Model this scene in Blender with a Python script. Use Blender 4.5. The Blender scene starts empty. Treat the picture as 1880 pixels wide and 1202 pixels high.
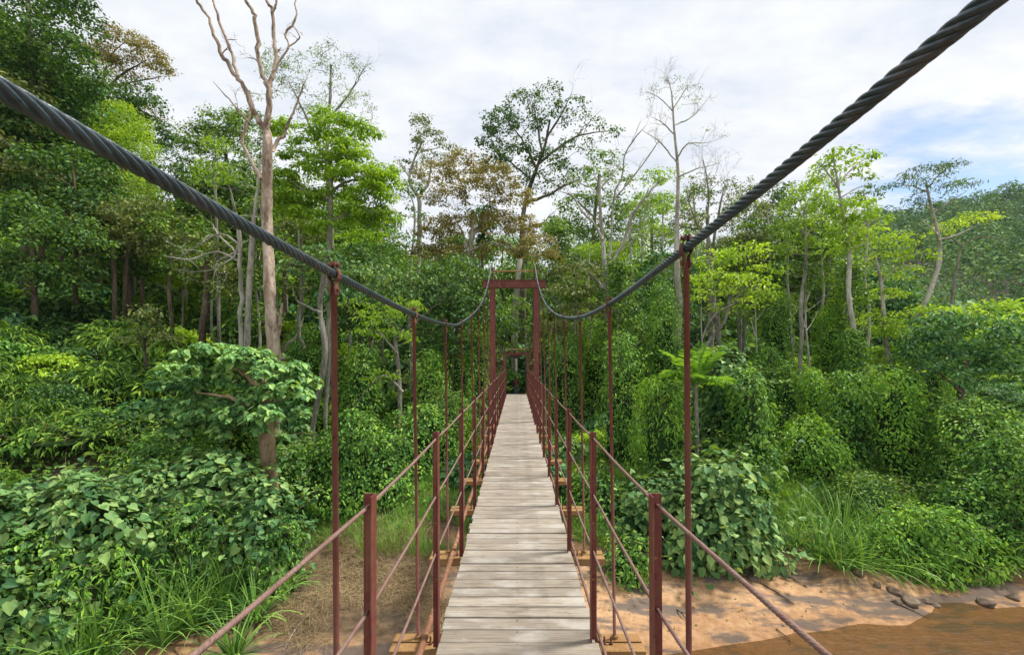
import bpy, math, random
import numpy as np
from mathutils import Vector, Matrix

SC = bpy.context.scene
COL = SC.collection
F, CX, CY, H = 835.0, 945.0, 657.0, 1.65
rng = np.random.default_rng(7)
random.seed(7)
ALL = {}

# ------------------------------------------------------------------ helpers
def P(px, py, d):
    return np.array([(px - CX) / F * d, d, H - (py - CY) / F * d])

def unit(v):
    v = np.asarray(v, float)
    n = np.linalg.norm(v, axis=-1, keepdims=True)
    return v / np.maximum(n, 1e-9)

def tag(o, label=None, cat=None, group=None, kind=None):
    if label: o['label'] = label
    if cat: o['category'] = cat
    if group: o['group'] = group
    if kind: o['kind'] = kind
    return o

def link(o, parent=None):
    COL.objects.link(o)
    if parent is not None: o.parent = parent
    return o

def empty(name, loc=(0, 0, 0), label=None, cat=None, group=None):
    o = bpy.data.objects.new(name, None)
    o.location = loc
    o.empty_display_size = 0.3
    link(o)
    return tag(o, label, cat, group)

def mesh_np(name, V, loops, starts, mat, parent=None, smooth=False, loc=None, link_it=True):
    me = bpy.data.meshes.new(name)
    V = np.asarray(V, np.float32)
    if loc is not None: V = V - np.asarray(loc, np.float32)
    me.vertices.add(len(V)); me.vertices.foreach_set('co', V.ravel())
    me.loops.add(len(loops)); me.loops.foreach_set('vertex_index', np.asarray(loops, np.int32))
    me.polygons.add(len(starts)); me.polygons.foreach_set('loop_start', np.asarray(starts, np.int32))
    me.polygons.foreach_set('use_smooth', np.full(len(starts), bool(smooth)))
    me.update(calc_edges=True)
    me.materials.append(mat)
    o = bpy.data.objects.new(name, me)
    if loc is not None and parent is None: o.location = loc
    if link_it: link(o, parent)
    return o

class MB:
    """collects shapes into one mesh"""
    def __init__(s): s.V = []; s.L = []; s.S = []; s.n = 0; s.l = 0
    def add(s, V, faces):
        V = np.asarray(V, float); s.V.append(V)
        for f in faces:
            s.S.append(s.l); s.L.extend([i + s.n for i in f]); s.l += len(f)
        s.n += len(V)
    def addq(s, V, Q):      # numpy quads
        s.V.append(V); k = Q.shape[1]
        s.S.extend((s.l + np.arange(len(Q)) * k).tolist()); s.L.extend((Q + s.n).ravel().tolist())
        s.l += Q.size; s.n += len(V)
    def box(s, c, size, rot=None):
        x, y, z = [a / 2 for a in size]
        V = np.array([(-x,-y,-z),(x,-y,-z),(x,y,-z),(-x,y,-z),(-x,-y,z),(x,-y,z),(x,y,z),(-x,y,z)])
        if rot is not None: V = V @ np.array(rot).T
        s.add(V + np.asarray(c), [(0,3,2,1),(4,5,6,7),(0,1,5,4),(1,2,6,5),(2,3,7,6),(3,0,4,7)])
    def tube(s, pts, r, sides=6, cap=True):
        pts = np.asarray(pts, float); n = len(pts)
        r = np.full(n, r) if np.isscalar(r) else np.asarray(r, float)
        T = unit(np.gradient(pts, axis=0))
        ref = np.array([0, 0, 1.0]) if abs(T[0][2]) < .8 else np.array([1.0, 0, 0])
        U = unit(np.cross(T, ref)); W = np.cross(T, U)
        a = np.arange(sides) / sides * 2 * math.pi
        V = pts[:, None] + r[:, None, None] * (np.cos(a)[None, :, None] * U[:, None] + np.sin(a)[None, :, None] * W[:, None])
        i = np.arange(n - 1)[:, None] * sides; j = np.arange(sides)[None]; k = (j + 1) % sides
        Q = np.stack([i + j, i + k, i + sides + k, i + sides + j], -1).reshape(-1, 4)
        s.addq(V.reshape(-1, 3), Q)
        if cap:
            b = s.n - n * sides
            s.S.append(s.l); s.L.extend([b + q for q in range(sides)][::1]); s.l += sides
            b = s.n - sides
            s.S.append(s.l); s.L.extend([b + q for q in range(sides)][::-1]); s.l += sides
    def prism(s, prof, y0, y1, axis='y'):   # profile in XZ extruded along y ; axis z: profile in XY extruded in z
        n = len(prof)
        if axis == 'y': V = [(p[0], y0, p[1]) for p in prof] + [(p[0], y1, p[1]) for p in prof]
        else: V = [(p[0], p[1], y0) for p in prof] + [(p[0], p[1], y1) for p in prof]
        fs = [tuple(range(n)), tuple(range(2 * n - 1, n - 1, -1))] + [(i, i + n, (i + 1) % n + n, (i + 1) % n) for i in range(n)]
        s.add(V, fs)
    def build(s, name, mat, parent=None, smooth=False, loc=None):
        return mesh_np(name, np.concatenate(s.V), s.L, s.S, mat, parent, smooth, loc)

def smooth_path(pts, n):
    """Catmull-Rom resample, pts (k,m)"""
    pts = np.asarray(pts, float); k = len(pts)
    if k == 2:
        t = np.linspace(0, 1, n)[:, None]; return pts[0] * (1 - t) + pts[1] * t
    E = np.vstack([2 * pts[0] - pts[1], pts, 2 * pts[-1] - pts[-2]])
    u = np.linspace(0, k - 1, n); i = np.minimum(u.astype(int), k - 2); t = (u - i)[:, None]
    a, b, c, d = E[i], E[i + 1], E[i + 2], E[i + 3]
    return .5 * ((2*b) + (c - a)*t + (2*a - 5*b + 4*c - d)*t*t + (3*b - a - 3*c + d)*t**3)

# ------------------------------------------------------------------ materials
def newmat(name):
    m = bpy.data.materials.new(name); m.use_nodes = True
    nt = m.node_tree; nt.nodes.clear()
    out = nt.nodes.new('ShaderNodeOutputMaterial')
    return m, nt, out

def ramp(nt, fac, stops):
    r = nt.nodes.new('ShaderNodeValToRGB'); nt.links.new(fac, r.inputs[0])
    els = r.color_ramp.elements
    while len(els) < len(stops): els.new(.5)
    for e, (p, c) in zip(els, stops): e.position = p; e.color = (*c, 1)
    return r.outputs[0]

def noise(nt, scale, detail=4, coord=None, stretch=None, rough=.6):
    n = nt.nodes.new('ShaderNodeTexNoise'); n.inputs['Scale'].default_value = scale
    n.inputs['Detail'].default_value = detail; n.inputs['Roughness'].default_value = rough
    if coord is None:
        coord = nt.nodes.new('ShaderNodeTexCoord').outputs['Object']
    if stretch:
        mp = nt.nodes.new('ShaderNodeMapping'); mp.inputs['Scale'].default_value = stretch
        nt.links.new(coord, mp.inputs[0]); coord = mp.outputs[0]
    nt.links.new(coord, n.inputs['Vector'])
    return n.outputs['Fac']

def mix(nt, a, b, fac, mode='MIX'):
    m = nt.nodes.new('ShaderNodeMix'); m.data_type = 'RGBA'; m.blend_type = mode
    for s, v in ((m.inputs[0], fac), (m.inputs[6], a), (m.inputs[7], b)):
        if hasattr(v, 'links'): nt.links.new(v, s)
        else: s.default_value = v if isinstance(v, (int, float)) else (*v, 1)
    return m.outputs[2]

def bump(nt, h, strength, dist=.01):
    b = nt.nodes.new('ShaderNodeBump'); b.inputs['Strength'].default_value = strength
    b.inputs['Distance'].default_value = dist; nt.links.new(h, b.inputs['Height'])
    return b.outputs[0]

def principled(nt, out, col, rough=.7, spec=.3, metal=0, normal=None):
    p = nt.nodes.new('ShaderNodeBsdfPrincipled')
    if hasattr(col, 'links'): nt.links.new(col, p.inputs['Base Color'])
    else: p.inputs['Base Color'].default_value = (*col, 1)
    if hasattr(rough, 'links'): nt.links.new(rough, p.inputs['Roughness'])
    else: p.inputs['Roughness'].default_value = rough
    p.inputs['Specular IOR Level'].default_value = spec
    p.inputs['Metallic'].default_value = metal
    if normal: nt.links.new(normal, p.inputs['Normal'])
    if out: nt.links.new(p.outputs[0], out.inputs[0])
    return p

def math_n(nt, op, a, b=0.0):
    m = nt.nodes.new('ShaderNodeMath'); m.operation = op
    for s, v in zip(m.inputs, (a, b)):
        if hasattr(v, 'links'): nt.links.new(v, s)
        else: s.default_value = v
    return m.outputs[0]

def leaf_mat(name, dark, mid, light, old=None, trans=.30, rough=.42, nscale=.45, iw=.76, nw=1.1):
    m, nt, out = newmat(name)
    g = nt.nodes.new('ShaderNodeNewGeometry')
    oi = nt.nodes.new('ShaderNodeObjectInfo')
    tc = nt.nodes.new('ShaderNodeTexCoord')
    n = noise(nt, nscale, 2, tc.outputs['Object'])
    f = math_n(nt, 'MULTIPLY', g.outputs['Random Per Island'], iw)
    f = math_n(nt, 'ADD', f, math_n(nt, 'MULTIPLY', math_n(nt, 'SUBTRACT', n, .56 if nw < 1.5 else .36), nw))
    f = math_n(nt, 'ADD', f, math_n(nt, 'MULTIPLY', oi.outputs['Random'], .12))
    stops = [(0.0, dark), (.42, mid), (.86, light)]
    if old: stops = [(0.0, dark), (.4, mid), (.8, light), (.965, light), (.995, old)]
    c = ramp(nt, f, stops)
    p = principled(nt, None, c, rough, .16)
    t = nt.nodes.new('ShaderNodeBsdfTranslucent')
    ct = mix(nt, c, (1.3, 1.15, .25), 1.0, 'MULTIPLY')
    nt.links.new(ct, t.inputs[0])
    ms = nt.nodes.new('ShaderNodeMixShader'); ms.inputs[0].default_value = trans
    nt.links.new(p.outputs[0], ms.inputs[1]); nt.links.new(t.outputs[0], ms.inputs[2])
    nt.links.new(ms.outputs[0], out.inputs[0])
    return m

K = 2.0
def C(*c): return tuple(min(.9, K * v) for v in c)
M = {}
M['deep']   = leaf_mat('leaf_deep_green',  C(.014,.038,.012), C(.040,.090,.024), C(.105,.180,.038), C(.19,.15,.04))
M['mid']    = leaf_mat('leaf_mid_green',   C(.022,.056,.013), C(.070,.138,.023), C(.185,.275,.038), C(.24,.20,.04))
M['bright'] = leaf_mat('leaf_bright_green',C(.062,.125,.014), C(.135,.235,.020), C(.240,.340,.036), None, .38)
M['lime']   = leaf_mat('leaf_yellow_green',C(.090,.160,.018), C(.190,.300,.028), C(.330,.430,.050), C(.42,.36,.05), .38)
M['olive']  = leaf_mat('leaf_olive_green', C(.035,.060,.020), C(.085,.115,.036), C(.160,.180,.060), C(.22,.14,.05))
M['rust']   = leaf_mat('leaf_rusty_brown', C(.075,.075,.028), C(.145,.125,.046), C(.220,.200,.075), C(.10,.13,.04))
M['teal']   = leaf_mat('leaf_blue_green',  C(.013,.045,.020), C(.042,.110,.042), C(.110,.205,.070), C(.30,.28,.06))
M['vine']   = leaf_mat('leaf_vine_green',  C(.021,.062,.014), C(.060,.142,.025), C(.180,.290,.042), C(.30,.27,.05), .28, .42, .9)
M['heart']  = leaf_mat('leaf_heart_green', C(.020,.058,.020), C(.064,.132,.042), C(.165,.240,.074), C(.34,.30,.05), .22, .5, 1.1)
M['vinel']  = leaf_mat('leaf_light_vine',  C(.045,.110,.020), C(.110,.220,.032), C(.220,.340,.045), None, .36, .42, .9)
M['pale']   = leaf_mat('leaf_pale_heart', C(.030,.085,.028), C(.085,.175,.055), C(.190,.290,.085), C(.28,.34,.07), .24, .5, 1.1)
M['blade']  = leaf_mat('blade_green',      C(.035,.085,.020), C(.085,.170,.035), C(.170,.270,.055), C(.36,.30,.09), .25, .38, 1.0)
M['grass']  = leaf_mat('grass_green',      C(.050,.110,.022), C(.110,.200,.040), C(.200,.290,.070), C(.36,.29,.13), .3, .6, 1.0)
M['straw']  = leaf_mat('dry_straw',        (.16,.115,.06), (.32,.235,.125), (.50,.39,.22), None, .15, .8, 1.5)

def bark(name, dark, light, scale=3.0, spots=None):
    m, nt, out = newmat(name)
    n = noise(nt, scale, 6, stretch=(1, 1, .22))
    n2 = noise(nt, scale * 5, 4, stretch=(1, 1, .35))
    c = ramp(nt, math_n(nt, 'ADD', math_n(nt, 'MULTIPLY', n, .65), math_n(nt, 'MULTIPLY', n2, .35)), [(.40, dark), (.58, light)])
    if spots:
        n3 = noise(nt, scale * .45, 3, stretch=(1, 1, .5))
        c = mix(nt, c, spots, ramp(nt, n3, [(.54, (0,0,0)), (.64, (.8,.8,.8))]))
    principled(nt, out, c, .9, .15, 0, bump(nt, n2, 1.0, .035))
    return m
M['bark_pale']  = bark('bark_pale',  (.22,.20,.16), (.52,.48,.40), 2.2, (.20,.22,.14))
M['bark_brown'] = bark('bark_brown', (.060,.045,.030), (.19,.15,.105), 2.5)
M['bark_grey']  = bark('bark_grey',  (.12,.11,.09), (.33,.30,.25), 2.5, (.12,.15,.07))
M['bark_tan']   = bark('bark_tan',   (.17,.115,.065), (.34,.25,.155), 3.5)
M['bark_dead']  = bark('bark_dead',  (.13,.09,.065), (.52,.42,.32), 3.2, (.27,.185,.125))
M['twig']       = bark('twig_dark',  (.05,.045,.04), (.14,.125,.10), 4)
M['wet_wood']   = bark('wet_wood',   (.03,.027,.025), (.10,.08,.065), 6)

def metal(name, base, alt, rust, rscale=6, rough=.6, amount=(.5, .68), spec=.4):
    m, nt, out = newmat(name)
    n1 = noise(nt, rscale, 6); n2 = noise(nt, rscale * 7, 4)
    c = mix(nt, base, alt, ramp(nt, n1, [(.35, (0,0,0)), (.65, (1,1,1))]))
    c = mix(nt, c, rust, ramp(nt, math_n(nt, 'ADD', math_n(nt, 'MULTIPLY', n1, .5), math_n(nt, 'MULTIPLY', n2, .5)), [(amount[0], (0,0,0)), (amount[1], (1,1,1))]))
    st = noise(nt, 26, 4, stretch=(1, 1, .07)); st2 = noise(nt, 3.3, 3)
    c = mix(nt, c, tuple(v * 1.5 for v in rust), ramp(nt, math_n(nt, 'MULTIPLY', st, math_n(nt, 'ADD', st2, .5)), [(.56, (0,0,0)), (.66, (.7,.7,.7))]))
    c = mix(nt, c, tuple(v * .35 for v in base), ramp(nt, n2, [(.30, (.7,.7,.7)), (.40, (0,0,0))]))
    principled(nt, out, c, rough, spec, 0, bump(nt, n2, .45, .004))
    return m
M['oxide']   = metal('red_oxide_steel', (.120,.022,.016), (.175,.044,.032), (.14,.06,.03), 5, .6, (.50,.62))
M['oxide_l'] = metal('faded_oxide_steel', (.125,.036,.026), (.180,.062,.044), (.12,.05,.03), 7, .65, (.52,.66))
M['rusty']   = metal('rusty_clamp', (.10,.038,.026), (.15,.055,.035), (.20,.085,.04), 30, .75)
M['ochre']   = metal('ochre_rust_steel', (.25,.135,.050), (.33,.200,.080), (.15,.075,.035), 7, .75, (.55,.72), .2)
M['pipe']    = metal('rusty_pipe', (.22,.095,.045), (.15,.060,.038), (.28,.15,.08), 9, .75, (.5,.65))
M['wire']    = metal('railing_wire_rope', (.155,.085,.066), (.24,.155,.125), (.12,.06,.045), 14, .7, (.52,.66))
M['cable']   = metal('tarred_cable', (.016,.034,.042), (.042,.066,.078), (.050,.050,.050), 8, .36, (.60,.72), .55)
M['darkgap'] = metal('dark_steel_and_shade', (.025,.018,.015), (.04,.025,.02), (.06,.03,.02), 10, .8)  # also colours the shade shape under the far portal beam

def planks():
    m, nt, out = newmat('weathered_planks')
    g = nt.nodes.new('ShaderNodeNewGeometry'); tc = nt.nodes.new('ShaderNodeTexCoord')
    rnd = g.outputs['Random Per Island']
    cb = nt.nodes.new('ShaderNodeCombineXYZ'); nt.links.new(math_n(nt, 'MULTIPLY', rnd, 37.0), cb.inputs[0]); nt.links.new(math_n(nt, 'MULTIPLY', rnd, 91.0), cb.inputs[2])
    va = nt.nodes.new('ShaderNodeVectorMath'); nt.links.new(tc.outputs['Object'], va.inputs[0]); nt.links.new(cb.outputs[0], va.inputs[1])
    grain = noise(nt, 9, 7, va.outputs[0], (.35, 9, 1), .7)
    fine = noise(nt, 30, 5, va.outputs[0], (.3, 14, 1), .7)
    blot = noise(nt, 3.0, 4, va.outputs[0], (1, 1.6, 1))
    c = ramp(nt, rnd, [(0, (.22,.19,.15)), (.25, (.31,.265,.208)), (.5, (.36,.312,.25)), (.75, (.285,.245,.195)), (1, (.255,.222,.18))])
    c = mix(nt, c, (.14,.11,.08), ramp(nt, grain, [(.44, (0,0,0)), (.66, (.85,.85,.85))]))
    c = mix(nt, c, (.45,.42,.38), ramp(nt, blot, [(.50, (0,0,0)), (.66, (.55,.55,.55))]))
    c = mix(nt, c, (.15,.12,.095), ramp(nt, blot, [(.30, (.8,.8,.8)), (.43, (0,0,0))]))
    c = mix(nt, c, (.13,.11,.09), ramp(nt, fine, [(.62, (0,0,0)), (.74, (.8,.8,.8))]))
    principled(nt, out, c, .8, .2, 0, bump(nt, grain, .5, .004))
    return m
M['planks'] = planks()

def ground_mat():
    m, nt, out = newmat('earth_and_sand')
    tc = nt.nodes.new('ShaderNodeTexCoord'); sep = nt.nodes.new('ShaderNodeSeparateXYZ'); nt.links.new(tc.outputs['Object'], sep.inputs[0])
    n = noise(nt, .8, 6); n2 = noise(nt, 5, 6); n3 = noise(nt, 30, 4)
    sand = ramp(nt, n2, [(.3, (.33,.185,.090)), (.55, (.47,.285,.150)), (.75, (.55,.37,.22))])
    sand = mix(nt, sand, (.11,.095,.088), ramp(nt, noise(nt, 1.1, 5, stretch=(.6, 1.6, 1)), [(.48, (0,0,0)), (.57, (.85,.85,.85))]))
    sand = mix(nt, sand, (.12,.08,.05), ramp(nt, n3, [(.60, (0,0,0)), (.70, (.7,.7,.7))]))
    wet = math_n(nt, 'ADD', sep.outputs[2], math_n(nt, 'MULTIPLY', n, .25))
    mr = nt.nodes.new('ShaderNodeMapRange'); nt.links.new(wet, mr.inputs[0]); mr.inputs[1].default_value = -4.97; mr.inputs[2].default_value = -4.6
    sand = mix(nt, mix(nt, sand, (.56,.47,.38), 1.0, 'MULTIPLY'), sand, mr.outputs[0])
    earth = ramp(nt, n2, [(.3, (.030,.024,.014)), (.6, (.075,.055,.032)), (.8, (.055,.075,.025))])
    mrx = nt.nodes.new('ShaderNodeMapRange'); nt.links.new(math_n(nt, 'ADD', sep.outputs[0], math_n(nt, 'MULTIPLY', n2, 2.4)), mrx.inputs[0]); mrx.inputs[1].default_value = -2.6; mrx.inputs[2].default_value = .6
    mry = nt.nodes.new('ShaderNodeMapRange'); nt.links.new(math_n(nt, 'ADD', sep.outputs[1], math_n(nt, 'MULTIPLY', n, 1.2)), mry.inputs[0]); mry.inputs[1].default_value = 10.7; mry.inputs[2].default_value = 11.3
    soil = ramp(nt, n2, [(.3, (.06,.042,.024)), (.6, (.15,.10,.055)), (.8, (.22,.16,.09))])
    lft = math_n(nt, 'MULTIPLY', math_n(nt, 'SUBTRACT', 1.0, mrx.outputs[0]), mry.outputs[0])
    sand = mix(nt, sand, soil, lft)
    hz = math_n(nt, 'ADD', sep.outputs[2], math_n(nt, 'MULTIPLY', n, 1.2))
    mr2 = nt.nodes.new('ShaderNodeMapRange'); nt.links.new(hz, mr2.inputs[0]); mr2.inputs[1].default_value = -3.55; mr2.inputs[2].default_value = -3.15
    c = mix(nt, sand, earth, mr2.outputs[0])
    principled(nt, out, c, .85, .25, 0, bump(nt, n3, .5, .03))
    return m
M['ground'] = ground_mat()

def water_mat():
    m, nt, out = newmat('brown_river_water')
    n1 = noise(nt, 2.6, 4, stretch=(.55, 1.5, 1)); n2 = noise(nt, 9, 3, stretch=(.6, 1.3, 1))
    h = math_n(nt, 'ADD', n1, math_n(nt, 'MULTIPLY', n2, .35))
    b = bump(nt, h, .5, .08)
    tr = nt.nodes.new('ShaderNodeBsdfTransparent'); tr.inputs[0].default_value = (.80, .67, .47, 1)
    df = nt.nodes.new('ShaderNodeBsdfDiffuse'); df.inputs[0].default_value = (.17, .115, .060, 1)
    m1 = nt.nodes.new('ShaderNodeMixShader'); m1.inputs[0].default_value = .25
    nt.links.new(tr.outputs[0], m1.inputs[1]); nt.links.new(df.outputs[0], m1.inputs[2])
    gl = nt.nodes.new('ShaderNodeBsdfGlossy'); gl.inputs['Roughness'].default_value = .18; nt.links.new(b, gl.inputs['Normal'])
    fr = nt.nodes.new('ShaderNodeFresnel'); fr.inputs[0].default_value = 1.55; nt.links.new(b, fr.inputs['Normal'])
    m2 = nt.nodes.new('ShaderNodeMixShader'); nt.links.new(fr.outputs[0], m2.inputs[0])
    nt.links.new(m1.outputs[0], m2.inputs[1]); nt.links.new(gl.outputs[0], m2.inputs[2])
    nt.links.new(m2.outputs[0], out.inputs[0])
    return m
M['water'] = water_mat()

def plain(name, col, rough=.8, spec=.2, alt=None, scale=20):
    m, nt, out = newmat(name)
    c = ramp(nt, noise(nt, scale, 4), [(.35, col), (.7, alt or tuple(v * 1.35 for v in col))])
    principled(nt, out, c, rough, spec)
    return m
M['rock'] = plain('river_rock', (.09,.065,.045), .8, .3, (.22,.16,.11), 6)
M['skin'] = plain('skin', (.32,.17,.11)); M['shirt'] = plain('red_shirt', (.40,.05,.05)); M['jeans'] = plain('blue_jeans', (.10,.17,.25))
M['hair'] = plain('dark_hair', (.02,.015,.012)); M['pack'] = plain('dark_backpack', (.025,.028,.035)); M['sole'] = plain('grey_shoe', (.15,.15,.15))
M['core'] = plain('dark_mound_core', (.018,.040,.012), .95, .05, (.04,.075,.02), 4)

# ------------------------------------------------------------------ terrain
GY = [-60, 7.6, 9.85, 12, 14, 15.5, 17, 20, 30, 45, 62, 80]
GZ = [-5.9, -5.22, -4.97, -4.62, -4.3, -3.95, -3.4, -2.9, -2.0, -1.3, .6, 3]
def sst(t): t = np.clip(t, 0, 1); return t * t * (3 - 2 * t)
def ground(x, y):
    x = np.asarray(x, float); y = np.asarray(y, float)
    off = np.clip(.22 * (x - 1.5), -.6, 8) * (1 - sst((y - 13) / 16))
    z = np.interp(y - off, GY, GZ)
    z = z + np.clip(-x - 6, 0, 60) * .27 * sst((y - 8) / 12)
    z = z + np.clip(x - 14, 0, 60) * .05 * sst((y - 20) / 15)
    r = x / np.maximum(y, 30)
    gx = np.interp(r, [-1.2, -.2, .25, .62, .85, 1.15], [.55, .40, .36, .66, .90, 1.08])
    far = np.interp(y, [80, 120, 200, 280, 340, 430, 600], [0, 10, 42, 84, 92, 70, 40]) * gx
    z = z + far * sst((y - 80) / 40)
    und = .12 * np.sin(x * 1.3 + y * .7) * np.sin(y * 1.1 - x * .4) + .05 * np.sin(x * 3.1) * np.sin(y * 2.7)
    return z + und * sst((y - 10) / 4)

def build_ground():
    ys = np.concatenate([np.linspace(-60, 8, 12), np.linspace(8.4, 24, 80), np.linspace(24.6, 60, 50), np.linspace(62, 560, 70)])
    t = np.linspace(-1, 1, 181); xs = 40 * t + 620 * t**5
    X, Y = np.meshgrid(xs, ys); Z = ground(X, Y)
    V = np.stack([X, Y, Z], -1).reshape(-1, 3)
    nx, ny = len(xs), len(ys)
    i = np.arange(ny - 1)[:, None] * nx; j = np.arange(nx - 1)[None]
    Q = np.stack([i + j, i + j + 1, i + nx + j + 1, i + nx + j], -1).reshape(-1, 4)
    o = mesh_np('ground', V, Q.ravel(), np.arange(len(Q)) * 4, M['ground'], smooth=True)
    tag(o, 'sloping river bank of orange sand and dark forest soil', 'ground', kind='structure')
    mb = MB(); mb.add([(-300,-60,-4.98),(400,-60,-4.98),(400,40,-4.98),(-300,40,-4.98)], [(0,1,2,3)])
    tag(mb.build('river_water', M['water']), 'shallow brown rippled river beside the sand bank', 'river', kind='structure')
build_ground()

# ------------------------------------------------------------------ bridge
BR = empty('suspension_bridge', (0, 0, 0), 'footbridge with weathered plank deck hung from two twisted steel cables and red steel towers', 'suspension bridge')
D0, DS = 1.46, 1.22
DEND = 20.7
def cx(d): return .015 + .0042 * max(d - 2.5, 0)      # deck centre drifts slightly

def rope(name, pts, radius, strands, pitch, step, sides, mat, parent, depth=.16, hand=1):
    pts = np.asarray(pts, float)
    dd = np.concatenate([[0], np.cumsum(np.linalg.norm(np.diff(pts, axis=0), axis=1))])
    n = max(int(dd[-1] / step), 2); s = np.linspace(0, dd[-1], n)
    c = np.stack([np.interp(s, dd, pts[:, k]) for k in range(3)], 1)
    T = unit(np.gradient(c, axis=0)); U = unit(np.cross(T, [0, 0, 1.0])); W = np.cross(U, T)
    a = np.arange(sides) / sides * 2 * math.pi
    ph = hand * s / pitch * 2 * math.pi
    th = a[None, :] + ph[:, None]
    wd = math.pi / strands
    f_ = (a + wd) % (2 * wd) - wd; rs = math.sin(wd) * .665 + .008; rc_ = 1 - rs
    R = radius * (rc_ * np.cos(f_) + np.sqrt(np.maximum(rs * rs - (rc_ * np.sin(f_)) ** 2, 0)))[None, :]
    V = c[:, None] + R[..., None] * (np.cos(th)[..., None] * U[:, None] + np.sin(th)[..., None] * W[:, None])
    i = np.arange(n - 1)[:, None] * sides; j = np.arange(sides)[None]; k = (j + 1) % sides
    Q = np.stack([i + j, i + k, i + sides + k, i + sides + j], -1).reshape(-1, 4)
    L = Q.ravel().tolist(); S = (np.arange(len(Q)) * 4).tolist(); l = len(L)
    S += [l, l + sides]; L += list(range(sides)) + [(n - 1) * sides + q for q in range(sides)][::-1]
    return mesh_np(name, V.reshape(-1, 3), L, S, mat, parent, True)

# cable centre lines: (d, lateral, height above camera)
LC = [(-9,-.62,2.3),(-6,-.62,1.45),(-3,-.61,.80),(-1,-.605,.47),(.2,-.60,.335),(.53,-.598,.312),(1.46,-.580,.268),(2.68,-.594,.257),(3.9,-.594,.290),(5.12,-.60,.395),(7.4,-.598,.80),(9.08,-.598,1.25),(10.5,-.598,1.79),(11.7,-.595,2.40)]
RC = [(-9,.60,2.4),(-6,.60,1.65),(-3,.59,.98),(-1,.575,.64),(.2,.572,.462),(.56,.566,.424),(1.46,.551,.353),(2.68,.558,.318),(3.9,.558,.350),(5.24,.556,.475),(6.63,.553,.675),(8.44,.545,1.06),(10.3,.53,1.69),(11.7,.515,2.42)]
LC2 = [(11.7,-.595,2.40),(13.2,-.59,1.30),(15.2,-.58,.67),(17.2,-.55,.36),(19,-.50,.30),(20.6,-.46,.42),(23,-.6,-.9),(27,-.8,-3.2)]
RC2 = [(11.7,.515,2.42),(13.2,.53,1.30),(15.2,.55,.67),(17.2,.56,.36),(19,.57,.30),(20.6,.58,.42),(23,.7,-.9),(27,.9,-3.2)]
def cpath(a, b):
    A = smooth_path([(p[1], p[0], p[2] + H) for p in a], 300); B = smooth_path([(p[1], p[0], p[2] + H) for p in b], 160)
    return np.vstack([A, B[1:]])
PL, PR = cpath(LC, LC2), cpath(RC, RC2)
near = lambda p, a, b: p[(p[:, 1] >= a) & (p[:, 1] <= b)]
def cut(p, a, b):
    q = near(p, a, b)
    e = lambda y: np.array([np.interp(y, p[:, 1], p[:, 0]), y, np.interp(y, p[:, 1], p[:, 2])])
    return np.vstack([e(a), q[(q[:,1] > a + 1e-4) & (q[:,1] < b - 1e-4)], e(b)])
for p in (PL, PR):
    rope('main_cable', cut(p, -9, 27), 0.0142, 6, .170, .009, 48, M['cable'], BR, .17, -1)

def cab(p, y): return float(np.interp(y, p[:, 1], p[:, 0])), float(np.interp(y, p[:, 1], p[:, 2]))

# deck
mb = MB(); y = -2.4; rr = random.Random(3)
while y < DEND:
    w = .112 + rr.uniform(-.004, .014)
    c = cx(y); xl = c - .462 + rr.uniform(-.010, .010); xr = c + .462 + rr.uniform(-.010, .010)
    t = rr.uniform(-.003, .003); y1 = y + w; b = .004; sk = rr.uniform(-.005, .005)
    zt = 0 + t
    V = [(xl, y, -.035),(xr, y + sk, -.035),(xr, y1 + sk, -.035),(xl, y1, -.035),
         (xl, y, zt - b),(xr, y + sk, zt - b),(xr, y1 + sk, zt - b),(xl, y1, zt - b),
         (xl + b, y + b, zt),(xr - b, y + sk + b, zt),(xr - b, y1 + sk - b, zt),(xl + b, y1 - b, zt)]
    mb.add(V, [(0,3,2,1),(0,1,5,4),(1,2,6,5),(2,3,7,6),(3,0,4,7),(4,5,9,8),(5,6,10,9),(6,7,11,10),(7,4,8,11),(8,9,10,11)])
    y = y1 + rr.uniform(.010, .015)
deck = mb.build('plank_deck', M['planks'], BR)
mb = MB(); y = -2.34; rr = random.Random(5)
while y < DEND:
    for xo in (.0,):
        mb.tube([(cx(y) + xo + rr.uniform(-.01, .01), y, -.01), (cx(y) + xo, y, .0025)], .0035, 6)
    y += .121
tag(mb.build('nail_heads', M['rusty'], deck), kind='stuff')
for s in (-.30, .30):
    mb = MB(); mb.tube([(cx(q) + s, q, -.075) for q in np.linspace(-2.4, DEND, 20)], .03, 8); mb.build('deck_bearer', M['pipe'], BR, True)
# side pipes above the crossbeams
for s, r, z in ((-1, .019, .012), (1, .0115, -.03)):
    mb = MB(); mb.tube([(s * (.535 if s < 0 else .50) + cx(q) * .6 + .004 * math.sin(q * 2.3), q, z) for q in np.linspace(-2.4, DEND, 40)], r, 10)
    mb.build('side_pipe', M['pipe'], BR, True) if s < 0 else rope('side_rope', [(.505 + cx(q) * .5, q, z) for q in np.linspace(-2.4, DEND, 40)], r, 6, .12, .02, 18, M['wire'], BR)

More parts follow.
